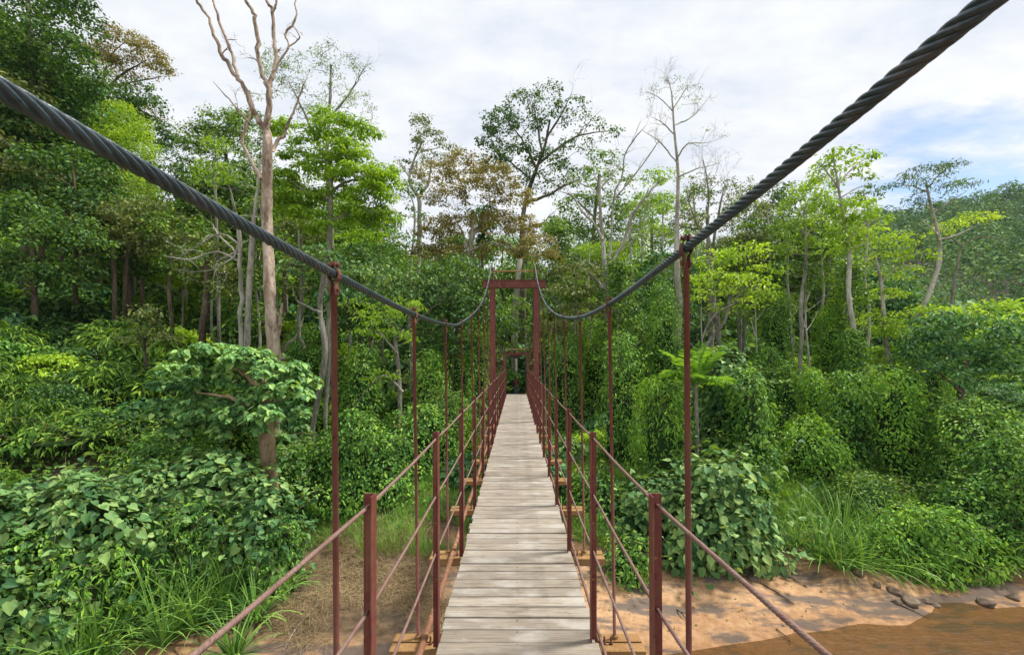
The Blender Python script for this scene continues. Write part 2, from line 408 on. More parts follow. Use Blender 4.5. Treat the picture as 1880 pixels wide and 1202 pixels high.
def L_post(s):       # angle iron, corner on the inner side, one flange faces the camera
    t = .005; w = .040; g = .048
    # inner corner at x=0 ; outward is s
    prof = [(0, -g), (s * t, -g), (s * t, -t), (s * w, -t), (s * w, 0), (0, 0)]
    if s < 0: prof = prof[::-1]
    m = MB(); m.prism(prof[::-1], 0, 1.265, 'z')
    return m
post_src = {}
for s in (-1, 1):
    post_src[s] = L_post(s)
def bolt_mesh(r=.007, h=.006, axis='y'):
    m = MB()
    if axis == 'y': m.tube([(0, 0, 0), (0, -h, 0)], r, 6)
    elif axis == 'z': m.tube([(0, 0, 0), (0, 0, h)], r, 6)
    else: m.tube([(0, 0, 0), (h, 0, 0)], r, 6)
    return m
def beam_parts(yb):
    """double channel crossbeam with rod nuts"""
    c = cx(yb)
    m = MB(); m.box((c, yb, -.125), (1.42, .10, .02)); cb = m.build('crossbeam', M['darkgap'], BR)
    for k in (-1, 1):
        yc = yb + k * .047
        pr_ = [(yc - .0395, -.060), (yc + .039, -.060), (yc + .039, -.1145), (yc + .030, -.1145), (yc + .030, -.068), (yc - .030, -.068), (yc - .030, -.1145), (yc - .0395, -.1145)]
        m = MB(); V = [(c - .75, a, b) for a, b in pr_] + [(c + .75, a, b) for a, b in pr_]
        m.add(V, [tuple(range(7,-1,-1)), tuple(range(8,16))] + [(i, (i+1)%8, (i+1)%8+8, i+8) for i in range(8)])
        m.build('channel', M['ochre'], cb)
    if yb > 9: return
    for s in (-1, 1):
        for o in (.52, .56):
            m = MB(); m.tube([(c + s*o, yb-.02, -.061), (c + s*o, yb-.02, -.048), (c + s*o, yb-.02, -.0479), (c + s*o, yb-.02, -.012)], [.011,.011,.006,.006], 6)
            m.build('bolt', M['rusty'], cb)

posts = []
nh = int((DEND - D0) / DS) + 1
for n in range(-2, nh):
    yb = D0 + DS * n
    beam_parts(yb + .06)
    for s in (-1, 1):
        xo = -.004 + .0045 * (yb - D0) + s * .441
        src = post_src[s]
        o = src.build('railing_post', M['oxide'], BR)
        o.location = (xo, yb, -.05)
        o.rotation_euler = (rr.uniform(-.006, .006), rr.uniform(-.006, .006), rr.uniform(-.05, .05))
        for z in ((1.06, .73, .40) if yb < 9 else ()):
            m = MB(); m.tube([(s * .019, -.004, z), (s * .019, -.010, z)], .0055, 6); m.build('bolt_head', M['straw'] if 0 else M['ochre'], o)
        # hanger rod
        p = PL if s < 0 else PR
        hx, hz = cab(p, yb)
        if abs(yb - 11.7) < .5: continue
        bx = s * .60 + .005 + cx(yb) * .4
        if n == 0: bx = -.575 if s < 0 else .572
        m = MB(); m.tube([(bx, yb + .10 * (1 if n else .2), -.10), (hx, yb, hz - .046)], .0096 if yb < 9 else .0085, 10)
        hg = m.build('hanger_rod', M['oxide_l'], BR, True)
        m = MB(); m.tube([(bx, yb + .098 * (1 if n else .2), -.062), (bx, yb + .098 * (1 if n else .2), -.040)], .020, 6); m.build('base_nut', M['ochre'], hg)
        # clamp : two bowed straps with top and bottom bolts
        for q in (-1, 1):
            m = MB()
            zz = [q_ * .66 for q_ in (.062, .052, .036, .020, 0, -.020, -.036, -.055, -.090, -.100)]
            xx = [.004, .006, .007, .021, .0245, .021, .010, .008, .0105, .0105]
            cxs = np.array(xx) * q * .66; t = .0035 * q
            prof = [(hx + a, hz + b) for a, b in zip(cxs, zz)] + [(hx + a + t, hz + b) for a, b in list(zip(cxs, zz))[::-1]]
            k = len(zz)
            V = [(a, yb - .013, b) for a, b in prof] + [(a, yb + .013, b) for a, b in prof]
            fs = []
            N = len(prof)
            for i in range(N): fs.append((i, (i + 1) % N, (i + 1) % N + N, i + N))
            for i in range(k - 1):
                a, b2 = i, N - 1 - i
                fs.append((a, a + 1, b2 - 1, b2)); fs.append((a + N, b2 + N, b2 - 1 + N, a + 1 + N))
            m.add(V, fs); m.build('clamp_strap', M['rusty'], hg)
        for z in (.031, -.048):
            m = MB(); m.tube([(hx - .019, yb, hz + z), (hx + .019, yb, hz + z)], .004, 8)
            for q in (-1, 1):
                m.tube([(hx + q * .009, yb, hz + z), (hx + q * .0165, yb, hz + z)], .0085, 6)
            m.build('clamp_bolt', M['rusty'], hg)

# railing ropes
for s in (-1, 1):
    for z in (1.178, .845, .515):
        pts = []
        for n in range(-3, nh + 1):
            yb = min(D0 + DS * n, DEND + .3); xo = -.004 + .0045 * (yb - D0) + s * (.461 + .082 * max(-n, 0))
            pts.append((xo, yb, z))
            if n < nh: pts.append((-.004 + .0045 * (yb + .6 - D0) + s * (.462 + .082 * max(-n - .5, 0)), yb + DS / 2, z - .006 - .004 * rr.random()))
        rope('railing_rope', pts, .0068, 6, .075, .010, 18, M['wire'], BR, .2)

def tower(x0, x1, yt, ztop, beam, colw, bz, rod_z, bx0, bx1, up_h, label):
    T = MB()
    base = bpy.data.objects.new('tower', None); base.location = ((x0 + x1) / 2, yt, 0); link(base, BR); base['label'] = label
    ox = (x0 + x1) / 2
    zb = float(ground(0, yt)) - .3
    for x in (x0, x1):
        m = MB(); w = colw
        w /= 2; X = x - ox; pr_ = [(-w,-.06),(w,-.06),(w,-.05),(.006,-.05),(.006,.05),(w,.05),(w,.06),(-w,.06),(-w,.05),(-.006,.05),(-.006,-.05),(-w,-.05)]
        m.prism([(X + a, b) for a, b in pr_][::-1], zb, ztop, 'z')
        m.build('column', M['oxide'], base)
    m = MB(); L = bx1 - bx0; c = (bx0 + bx1) / 2 - ox
    z0, z1 = ztop + .002, ztop + beam
    pr_ = [(-.09,z0),(.07,z0),(.07,z0+.014),(-.045,z0+.014),(-.045,z1-.014),(.07,z1-.014),(.07,z1),(-.09,z1),(-.09,z1-.014),(-.055,z1-.014),(-.055,z0+.014),(-.09,z0+.014)]
    V = [(c - L/2, a, b) for a, b in pr_] + [(c + L/2, a, b) for a, b in pr_]
    m.add(V, [tuple(range(11,-1,-1)), tuple(range(12,24))] + [(i, (i+1)%12, (i+1)%12+12, i+12) for i in range(12)])
    tb = m.build('top_beam', M['oxide'], base)
    for k in (-.28, .28):
        m = MB(); m.box((c + k * L / 1.6, -.073, ztop + beam / 2), (.012, .032, beam - .034)); m.build('stiffener', M['oxide'], tb)
    for x in (x0 + .02, x1 - .02):
        m = MB(); 
        for q in (-.022, .022): m.box((x - ox + q, -.0, ztop + beam + up_h / 2), (.010, .06, up_h))
        m.tube([(x - ox - .04, 0, ztop + beam + up_h * .8), (x - ox + .04, 0, ztop + beam + up_h * .8)], .014, 8)
        m.build('cable_saddle', M['rusty'], base)
    m = MB(); m.tube([(x0 - ox - .05, .0, rod_z), (x1 - ox + .08, 0, rod_z)], .018, 8); m.build('tie_rod', M['ochre'], base)
    return base
tower(-.574, .56, 11.8, 3.46, .21, .145, 0, 3.90, -.82, .80, .36, 'taller red steel portal tower with a deep top beam, midway along the bridge')
t2 = tower(-.46, .60, DEND + .1, 1.79, .12, .13, 0, 2.04, -.50, .64, .27, 'lower red steel portal at the far end of the deck')
m = MB()
a = np.linspace(math.pi, 2 * math.pi, 13)
pr = [(.0 + .29 * math.cos(q), 1.79 + .17 * math.sin(q)) for q in a]
m.prism([(x, z) for x, z in pr], -.04, .03)
m.build('underside_shade', M['darkgap'], t2)  # dark half-round standing in for a shadowed underside below the beam

# ramp down beyond the far portal
for i in range(9):
    mb = MB(); yy = DEND + .15 + i * .42; z = -.12 - i * .19
    mb.box((.09, yy + .2, z), (.92, .40, .09)); mb.build('end_step', M['planks'], BR)
mb = MB(); pts = [(.09, y, float(ground(.0, y)) + .02) for y in np.linspace(23, 47, 30)]
V = []; 
for i, (x, y, z) in enumerate(pts):
    w = .75 + .15 * math.sin(i * 1.3)
    for u in (-1, -.3, .3, 1): V.append((x + u * w, y, max(z, float(ground(x + u * w, y)) + .01)))
mb.add(V, [(i*4+j, i*4+j+1, i*4+j+5, i*4+j+4) for i in range(29) for j in range(3)])
tag(mb.build('footpath', M['ground'], smooth=True), 'earth footpath leading on from the far end of the bridge', 'path', kind='structure')

# ------------------------------------------------------------------ leaves
TPL = {
 'rhomb': ([(0,0,0),(.45,.34,.10),(1,0,-.06),(.45,-.34,.10)], [(0,1,2),(0,2,3)]),
 'lance': ([(0,0,0),(.4,.13,.06),(1,0,-.16),(.4,-.13,.06)], [(0,1,2),(0,2,3)]),
 'oval':  ([(0,0,0),(.3,.22,.07),(.7,.20,.03),(1,0,-.12),(.7,-.20,.03),(.3,-.22,.07)], [(0,1,2,3),(0,3,4,5)]),
 'heart': ([(0,0,0),(-.14,.2,.03),(.05,.42,.06),(.42,.40,.03),(.78,.17,-.05),(1.02,0,-.16),(.78,-.17,-.05),(.42,-.40,.03),(.05,-.42,.06),(-.14,-.2,.03)], [(0,1,2,3,4,5),(0,5,6,7,8,9)]),
}
def leaves(name, pos, nrm, axis, size, tpl, mat, parent=None, loc=None, link_it=True):
    tv, tf = TPL[tpl]; tv = np.array(tv)
    n = unit(nrm); a = unit(axis - n * np.sum(axis * n, 1, keepdims=True)); b = np.cross(n, a)
    V = pos[:, None] + size[:, None, None] * (tv[None, :, 0:1] * a[:, None] + tv[None, :, 1:2] * b[:, None] + tv[None, :, 2:3] * n[:, None])
    k = len(tv); N = len(pos)
    flat = np.concatenate([np.array(f) for f in tf]); lens = [len(f) for f in tf]
    L = (np.arange(N)[:, None] * k + flat[None]).ravel()
    st = np.concatenate([[0], np.cumsum(lens)[:-1]]); S = (np.arange(N)[:, None] * len(flat) + st[None]).ravel()
    return mesh_np(name, V.reshape(-1, 3), L, S, mat, parent, False, loc, link_it)

def rand_unit(r, n):
    return unit(r.normal(size=(n, 3)))

def clumps_in(r, c, rad, n, lo=.45, zmin=-.45):
    d = rand_unit(r, n * 2); d = d[d[:, 2] > zmin][:n]
    while len(d) < n: d = np.vstack([d, rand_unit(r, 4)])
    d = d[:n]
    q = (lo + (1 - lo) * r.random(n) ** .5)[:, None]
    return np.asarray(c) + d * q * np.asarray(rad)

def clump_leaves(r, cc, rc, per, flat=.5, up=.9, out=.7, jit=.45):
    """leaves of every clump centre in cc"""
    N = len(cc) * per
    rel = r.normal(size=(N, 3)) * .5
    m = np.linalg.norm(rel, axis=1, keepdims=True); rel = rel / np.maximum(m, 1e-6) * np.minimum(m, 1.1)
    sc = rc * (.6 + .8 * r.random(len(cc)))
    S = np.repeat(sc, per)[:, None]
    rel = rel * S * np.array([1, 1, flat])
    pos = np.repeat(cc, per, 0) + rel
    o = unit(rel + 1e-6)
    nrm = unit(np.array([0, 0, up]) + o * out + r.normal(size=(N, 3)) * jit)
    ax = unit(o * [1, 1, .3] + np.array([0, 0, -.35]) + r.normal(size=(N, 3)) * .35)
    return pos, nrm, ax

def crown(r, blobs, per, rc, size, tpl, mat, parent=None, name='crown', flat=.5, loc=None, lo=.45, jit=.45, link_it=True):
    """blobs: (centre, radii, nclumps) -> object, clump centres"""
    cs = np.vstack([clumps_in(r, c, rad, n, lo) for c, rad, n in blobs])
    p, n, a = clump_leaves(r, cs, rc, per, flat, jit=jit)
    sz = size * (.65 + .7 * r.random(len(p)))
    return leaves(name, p, n, a, sz, tpl, mat, parent, loc, link_it), cs

def branches_to(mb, r, skel, skr, targets, rb=.35, rmin=.012, sides=4, maxn=400):
    """thin limbs from the nearest lower skeleton point to each clump"""
    if len(targets) > maxn: targets = targets[r.permutation(len(targets))[:maxn]]
    S_ = [v for v in skel]; RR = list(skr)
    order = np.argsort([np.min(np.linalg.norm(skel - t, axis=1)) for t in targets])
    for t in targets[order]:
        A = np.array(S_); dz = t[2] - A[:, 2]; hd = np.linalg.norm(A[:, :2] - t[:2], axis=1)
        dist = np.linalg.norm(A - t, axis=1)
        cost = dist + np.where(dz < .0, 1.2 * np.abs(dz) + .3, 0) + np.abs(dz - .45 * hd) * .45
        i = int(np.argmin(cost)); s = A[i]; L = dist[i]
        if L < .05: continue
        mid = (s + t) / 2 + r.normal(size=3) * L * .09 + np.array([0, 0, -.06 * L])
        r0 = min(max(RR[i] * .6, rmin), rmin + L * .012)
        q = smooth_path([s, mid, t], 5); w = np.linspace(r0, rmin * .5, 5)
        mb.tube(q, w, sides, False)
        for k in (2, 3, 4): S_.append(q[k]); RR.append(w[k])

def limb(mb, r, pts, r0, r1, n=14, sides=8, wob=.012):
    q = smooth_path(pts, n); L = np.linalg.norm(q[-1] - q[0])
    w = r.normal(size=(n, 3)) * wob * min(L, 3) * .3; w[0] = 0; q = q + w
    rad = np.linspace(r0, r1, n) * (1 + r.normal(size=n) * .04)
    mb.tube(q, rad, sides)
    return q, rad

def twigs(mb, r, q, rad, n, length, depth=2, spread=.9, up=.5, sides=4):
    for _ in range(n):
        i = r.integers(int(len(q) * .35), len(q)); s = q[i]
        d = unit(q[min(i + 1, len(q) - 1)] - q[max(i - 1, 0)]) + r.normal(size=3) * spread * .7; d[2] += up; d = unit(d)
        L = length * (.5 + r.random())
        p = [s]; 
        for k in range(4):
            d = unit(d + r.normal(size=3) * .22); p.append(p[-1] + d * L / 4)
        p = np.array(p); r0 = max(rad[i] * .45, .006)
        rr_ = np.linspace(r0, r0 * .35, 5); mb.tube(p, rr_, sides, False)
        if depth > 1: twigs(mb, r, p, rr_, 3, L * .6, depth - 1, spread, up * .5, 3)

def px_tree(name, label, cat, d, trunk, limbs=(), blobs=(), per=None, rc=14, leaf=6, tpl='rhomb', mat='mid', bark_='bark_pale', group=None, flat=.5, twig=0, twl=30, lo=.45, seed=None, depth=1.0, extra=None, jit=.45, maxb=170, ws=1.0):
    """a tree whose trunk, limbs and crown lobes were surveyed from the photograph at distance d; all get real depth"""
    r = np.random.default_rng(seed if seed is not None else int(trunk[0][0] * 7 + trunk[0][1]))
    s = d / F
    b = P(trunk[0][0], trunk[0][1], d); gz = float(ground(b[0], d)) - .15
    base = np.array([b[0], d, gz])
    T = empty(name, base, label, cat, group)
    mb = MB(); sk = []; sr = []
    pts = [P(x, y, d + .25 * math.sin(i * 1.7) * (i > 0)) for i, (x, y, w) in enumerate(trunk)]
    if pts[0][2] > gz + .1: pts = [np.array([pts[0][0], d, gz])] + pts; wd = [trunk[0][2] * 1.15] + [t[2] for t in trunk]
    else: wd = [t[2] for t in trunk]
    n = max(4 * len(pts), 10); q = smooth_path(pts, n); w = smooth_path(np.array(wd)[:, None], n)[:, 0] * s * .5 * ws * (1 + r.normal(size=n) * .05)
    q = q + r.normal(size=q.shape) * .012 * np.clip(w.mean() * 4, .3, 2)
    mb.tube(q - base, w, 9); sk.append(q); sr.append(w)
    lq = []
    for i, L in enumerate(limbs):
        sg = 1 if i % 2 else -1
        off = r.uniform(.15, .5) * sg * depth
        Ls = np.linalg.norm(np.array(L[-1][:2]) - np.array(L[0][:2])) * s
        pp = [P(x, y, d + off * Ls * k / max(len(L) - 1, 1)) for k, (x, y, w_) in enumerate(L)]; L = [tuple(l) for l in L[:-1]] + [(L[-1][0], L[-1][1], L[-1][2] * .4)]
        n = max(4 * len(pp), 8); q = smooth_path(pp, n); w = smooth_path(np.array([l[2] for l in L])[:, None], n)[:, 0] * s * .5 * ws * (1 + r.normal(size=n) * .06); q[1:-1] += r.normal(size=(n - 2, 3)) * w[1:-1, None] * .35
        mb.tube(q - base, np.maximum(w, .004), 7); sk.append(q); sr.append(w); lq.append((q, w))
    SK = np.vstack(sk); SR = np.concatenate(sr)
    cr = None
    if blobs:
        if per is None: leaf *= 1.12; per = max(int(.42 * math.pi * rc * rc / (.34 * leaf * leaf)), 8)
        blobs = [(b[0], b[1], b[2], b[3], max(3, int(b[4] ** 1.15 * 3.6 * b[2] * b[3] / rc**2))) + tuple(b[5:]) for b in blobs]
        B = []
        for i, bb in enumerate(blobs):
            x, y, rx, ry, nc = bb[:5]; do = bb[5] if len(bb) > 5 else r.uniform(-.5, .5) * rx * s
            c = P(x, y, d + do)
            B.append((c - base, (rx * s, rx * s * .9 * depth, ry * s), nc))
        cr, cs = crown(r, B, per, rc * s, leaf * s, tpl, M[mat], T, 'crown', flat, None, lo, jit)
        branches_to(mb, r, SK - base, SR, cs, rmin=max(.008, .42 * s), maxn=maxb)
    if twig:
        for q, w in lq: twigs(mb, r, q - base, w, twig, twl * s, 3)
    mb.build('trunk', M[bark_], T, True)
    if extra: extra(T, base, r)
    return T

# ------------------------------------------------------------------ surveyed trees
T = px_tree
# tall dead tree
T('dead_tree', 'tall bare dead tree with forked bleached limbs rising past the top of the picture', 'dead tree', 17.5,
  [(500,900,30),(502,760,28),(503,650,29),(497,560,26),(492,450,25),(490,380,24),(491,300,22),(491,256,20),(491,238,15),(492,222,11)],
  limbs=[[(489,255,15),(475,220,12),(464,196,11),(451,164,10),(433,140,9),(412,108,8),(398,77,7),(381,31,6),(361,0,5.5),(335,-60,4)],
         [(437,140,7),(423,94,6.5),(407,52,6),(391,0,5),(378,-60,4)],
         [(491,255,14),(494,171,12),(482,136,9),(473,98,8.5),(470,45,8),(461,17,7),(450,0,6),(436,-50,4)],
         [(494,175,12),(498,147,10),(505,115,9),(503,70,8),(499,21,7),(489,0,6),(476,-50,4)],
         [(499,25,6),(506,10,5),(510,-12,4)],
         [(498,140,5),(517,108,4.5),(531,84,4),(524,63,5),(538,45,5),(545,24,3.5),(541,7,3),(548,-6,2.5)],
         [(530,86,3),(550,70,3),(541,52,2)],
         [(480,330,9),(464,300,8),(445,262,7),(454,227,7),(458,206,6),(466,192,5)],
         [(455,222,4.5),(440,205,4),(426,189,3.5),(391,150,2.5)],
         [(500,278,9),(510,258,8),(520,248,7),(530,225,6),(538,208,5),(550,175,4),(562,145,3)],
         [(505,632,12),(511,605,11),(519,556,9)],
         [(503,640,12),(515,655,9),(523,668,8)],[(500,640,11),(492,668,8)],
         [(508,96,5),(516,88,4)]],
  bark_='bark_dead', twig=1, twl=16, depth=.6, ws=.82)
# layered big-leaved tree in front of it
T('big_leaved_tree', 'layered tree with large drooping pale leaves on a smooth tan trunk before the dead tree', 'tree', 14.2,
  [(498,945,25),(497,900,28),(492,840,27),(490,780,26),(490,730,20),(480,690,12)],
  limbs=[[(490,775,12),(440,735,8),(360,720,5)],[(490,760,10),(530,720,7),(560,700,4)],[(488,720,9),(440,680,7),(400,660,4)],[(490,790,8),(450,770,6),(380,765,4)]],
  blobs=[(415,650,70,18,1.3),(345,678,58,16,1.3),(480,678,72,16,1.3),(530,700,50,18,1.2),(420,700,85,16,1.3),(325,715,44,16,1.2),(500,722,60,16,1.3),(360,745,72,18,1.4),(440,755,80,18,1.4),(505,755,50,16,1.2),(380,778,60,14,1.2),(460,785,60,12,1.0)],
  rc=17, leaf=9.5, per=44, tpl='heart', mat='pale', bark_='bark_tan', flat=.42, jit=.3)

# left forest
T('tall_dark_tree', 'huge dark green tree filling the top left corner', 'tree', 27, [(30,700,16),(48,480,13),(60,300,11),(58,120,9),(50,-20,6)],
  limbs=[[(58,200,7),(95,120,5),(135,70,3)],[(60,280,7),(100,230,5),(130,200,3)]],
  blobs=[(20,10,115,75,1.6),(120,20,62,42,1.4),(128,85,30,25,1.0),(30,110,130,70,1.6),(80,150,70,60,1.5),(0,230,110,80,1.6),(80,260,70,60,1.4),(-20,-80,120,80,1.4),(60,350,90,60,1.5)], rc=17, leaf=5.5, mat='deep', bark_='bark_brown')
T('umbrella_tree', 'brown-tinged tree with a wide umbrella crown against the sky on the left', 'tree', 38, [(150,560,9),(160,400,8),(175,250,7),(185,170,6)],
  limbs=[[(182,185,5),(220,140,4),(270,110,2.5)],[(184,170,4),(200,110,3),(230,75,2)],[(180,190,4),(165,150,3),(150,120,2)],[(190,160,3),(250,150,3),(300,140,2)]],
  blobs=[(228,80,42,24,1.5),(178,105,36,26,1.4),(268,102,34,22,1.4),(293,125,22,16,1.5),(205,125,45,18,1.1),(245,130,40,16,.8),(235,165,30,18,.5),(250,205,45,22,.8)], rc=11, leaf=3.3, mat='rust', bark_='twig', flat=.4)
T('dark_tree', 'dark green tree spreading below the brown umbrella crown', 'tree', 34, [(240,560,9),(235,400,8),(232,260,6)],
  limbs=[[(232,280,5),(280,220,3)]],
  blobs=[(190,180,60,35,1.2),(262,190,42,40,1.2),(215,230,60,40,1.4),(285,250,36,40,1.1),(300,300,36,36,1.0),(160,270,50,50,1.4)], rc=13, leaf=4.3, mat='deep', bark_='bark_brown')
T('round_crowned_tree', 'light green tree with a dense rounded dome crown behind the left cable', 'tree', 30, [(232,560,8),(228,420,7),(225,280,6)],
  blobs=[(222,228,50,38,2.2),(232,262,50,34,2.2),(250,290,34,28,1.6),(200,262,34,30,1.8)], rc=11, leaf=4.6, mat='lime', bark_='bark_brown', tpl='lance')
T('yellowing_tree', 'small tree with yellowing leaves under the left cable', 'tree', 29, [(262,560,6),(258,440,5),(250,360,4)],
  blobs=[(248,345,40,30,1.3),(270,335,20,20,1.2),(225,365,35,26,1.2)], rc=10, leaf=4.2, mat='lime', bark_='bark_brown', tpl='lance')
T('dark_tree', 'dark green tree at the left edge, lower than the cable', 'tree', 23, [(60,760,12),(66,640,11),(62,520,9),(60,430,7)],
  blobs=[(40,410,85,55,1.5),(120,440,70,50,1.4),(20,500,70,45,1.5),(110,510,60,40,1.2)], rc=15, leaf=6, mat='deep', bark_='bark_brown')
T('slender_brown_tree', 'slim brown-trunked tree with an olive crown, left of a similar one', 'tree', 24, [(213,700,9),(212,620,8),(210,520,8),(206,440,6)],
  blobs=[(190,420,60,45,1.3),(235,455,50,35,1.1)], rc=13, leaf=5, mat='olive', bark_='bark_brown')
T('slender_brown_tree', 'slim brown-trunked tree with an olive crown, right of a similar one', 'tree', 25, [(231,720,6),(229,640,6),(230,520,7),(238,430,5)],
  blobs=[(262,400,60,40,1.2),(280,445,50,30,1.1)], rc=13, leaf=5, mat='olive', bark_='bark_brown')
T('crooked_tree', 'thin leaning tree with a rough brown trunk at the middle of the left forest', 'tree', 24, [(315,680,7),(316,600,7),(310,530,6),(318,450,4)],
  blobs=[(325,425,55,40,1.2),(350,480,45,28,.9)], rc=13, leaf=5, mat='mid', bark_='bark_brown')
T('stout_brown_tree', 'stout brown-trunked tree left of the pale twin trunks', 'tree', 24, [(370,660,13),(373,600,12),(378,540,9),(380,480,7)],
  blobs=[(385,500,50,35,1.2),(360,460,55,35,1.1),(410,530,35,22,1.0)], rc=13, leaf=5.5, mat='olive', bark_='bark_brown')
tw = [(436,500,5),(400,470,3.5),(385,450,2.5)]
T('twin_trunked_tree', 'pair of pale straight trunks standing side by side left of the dead tree', 'tree', 22, [(452,700,11),(454,620,11),(459,500,10),(465,420,8),(474,340,6),(478,280,4)],
  limbs=[[(443,700,9),(443,600,8),(442,500,7),(438,420,6),(430,380,4),(420,340,3)],[(440,470,4),(415,445,3.5),(400,430,3),(390,410,2)],[(441,480,4),(400,462,3),(350,476,3),(300,470,2)],
         [(441,450,4),(410,430,3),(380,440,3),(320,478,2)],[(438,440,3),(430,470,3),(390,495,2.5),(350,500,2)],[(440,460,3),(400,480,2.5),(395,500,2),(392,512,1.5)]],
  blobs=[(420,330,38,30,.7),(470,290,30,30,.5)], rc=11, leaf=4.2, mat='mid', twig=2, twl=40)
T('leafy_sapling', 'young bright green tree rising left of the dead trunk, above the cable', 'tree', 26, [(402,600,6),(400,480,5),(396,360,4),(392,290,3)],
  blobs=[(394,268,24,16,1.1),(385,312,34,18,1.1),(410,330,25,14,.8),(370,335,22,14,.6)], rc=8, leaf=4.6, mat='bright', bark_='bark_grey')
T('rounded_tree', 'mid green rounded tree on the skyline left of the dead tree', 'tree', 42, [(425,560,8),(420,400,7),(415,280,5)],
  blobs=[(412,225,42,30,1.3),(455,240,40,38,1.2),(385,255,35,30,1.2),(430,280,60,40,1.3),(350,255,35,28,1.0)], rc=11, leaf=3.6, mat='mid', bark_='bark_brown')
T('rounded_tree', 'mid green skyline tree left of the other rounded one, beside a gap of sky', 'tree', 44, [(335,560,8),(335,400,7),(335,300,5)],
  blobs=[(330,270,35,28,.9),(300,340,40,35,1.0),(355,320,40,30,.9),(330,390,50,35,1.3)], rc=11, leaf=3.6, mat='mid', bark_='bark_grey')
T('sparse_tall_tree', 'tall airy tree with see-through crown just right of the dead tree', 'tree', 30, [(612,560,9),(608,420,8),(600,300,7),(605,200,5),(608,120,3)],
  limbs=[[(600,300,5),(560,210,4),(530,150,3)],[(604,220,4),(650,160,3),(665,130,2)],[(602,260,4),(650,230,3),(680,220,2)]],
  blobs=[(605,90,20,18,.7),(570,115,34,26,.8),(640,125,36,26,.7),(520,135,40,28,.8),(545,175,45,28,.7),(620,175,40,28,.6),(660,190,30,30,.4),(500,110,24,20,.6),(590,215,50,26,.5),(670,240,22,30,.35),(465,175,20,18,.5)],
  rc=10, leaf=4.3, mat='mid', bark_='bark_grey', tpl='lance', twig=2, twl=30)
T('bright_green_tree', 'vivid light green tree with stacked foliage tiers right of the dead trunk', 'tree', 22, [(612,640,10),(603,540,10),(605,430,10),(608,350,8),(606,280,6)],
  limbs=[[(606,370,6),(560,350,4),(530,330,3)],[(606,350,6),(650,330,4),(690,350,3)],[(606,410,5),(650,385,4),(690,390,3)],[(607,300,5),(570,260,3)]],
  blobs=[(545,240,46,18,1.6),(640,240,54,20,1.6),(700,330,34,34,1.4),(600,215,34,14,1.2),(700,400,34,22,1.3),(520,335,30,30,1.3),(530,380,40,22,1.4),(630,425,70,18,1.2),(545,285,30,16,1.3),(630,282,50,20,1.5),(570,320,50,20,1.4),(655,325,52,22,1.5),(545,360,40,18,1.4),(610,365,50,18,1.2),(680,360,42,22,1.5),(660,395,50,18,1.3),(560,395,36,14,1.0),(615,300,40,20,1.1)],
  rc=12, leaf=6.2, per=34, mat='bright', bark_='bark_grey', tpl='oval', flat=.35, jit=.35)
T('crooked_pale_tree', 'grey crooked-trunked tree leaning beside the second left hanger', 'tree', 18, [(570,840,8),(575,780,9),(590,700,10),(597,640,10),(590,590,9),(587,560,9),(592,520,8),(600,470,7)],
  limbs=[[(590,575,6),(565,562,4),(545,550,3),(535,520,2)],[(560,640,5),(550,610,4),(558,580,3)],[(510,655,5),(530,630,5),(548,610,4),(552,560,3)]],
  blobs=[(590,470,40,22,1.2),(640,500,45,22,1.3),(545,490,34,20,1.1)], rc=12, leaf=8, mat='heart', bark_='bark_grey', tpl='oval', flat=.4)
T('thin_grey_tree', 'thin grey tree close behind the crooked-trunked one', 'tree', 20, [(598,760,7),(603,680,7),(602,600,6),(606,540,5)],
  blobs=[(625,545,40,20,1.2),(600,560,26,16,.8)], rc=11, leaf=7, mat='teal', bark_='bark_grey', tpl='oval')
# centre, left of tower
T('pale_leafed_tree', 'broad tree with whitish-green leaf tips above the second left hanger', 'tree', 23, [(760,760,9),(755,640,8),(750,560,7)],
  limbs=[[(750,600,5),(800,560,4)],[(752,620,5),(700,570,4)]],
  blobs=[(735,520,60,20,1.5),(800,528,60,22,1.5),(680,498,50,18,1.3),(770,555,60,22,1.5),(830,545,40,26,1.4),(700,545,45,20,1.3)], rc=13, leaf=7, mat='heart', bark_='bark_grey', tpl='oval', flat=.4)
T('glossy_bush_tree', 'bright glossy-leaved small tree hanging below the left cable', 'tree', 19, [(735,800,9),(733,700,8),(725,620,6)],
  limbs=[[(730,650,5),(690,600,4)],[(740,720,5),(700,690,4),(640,760,4)]],
  blobs=[(700,575,50,22,1.2),(745,560,40,16,1.1),(690,605,42,20,1.2),(730,620,34,20,1.0),(650,560,30,16,.8),(700,690,40,14,.9)], rc=12, leaf=8.5, mat='bright', bark_='bark_grey', tpl='lance', flat=.4)
T('tall_pale_tree', 'tall tree with a pale forked trunk and layered grey-green crown against the sky', 'tree', 42, [(765,620,9),(769,480,8),(770,390,8),(768,362,7),(752,335,5),(758,300,4),(775,260,3)],
  limbs=[[(768,365,6),(788,330,5),(792,290,3)],[(755,330,4),(735,300,3)],[(772,280,3),(810,270,2)]],
  blobs=[(775,228,26,20,.9),(790,262,36,22,.9),(830,275,26,16,.7),(735,310,30,18,.8),(760,340,26,14,.5),(770,290,24,18,.5),(800,300,30,20,.6)], rc=9, leaf=3.2, mat='olive', bark_='bark_pale', flat=.45)
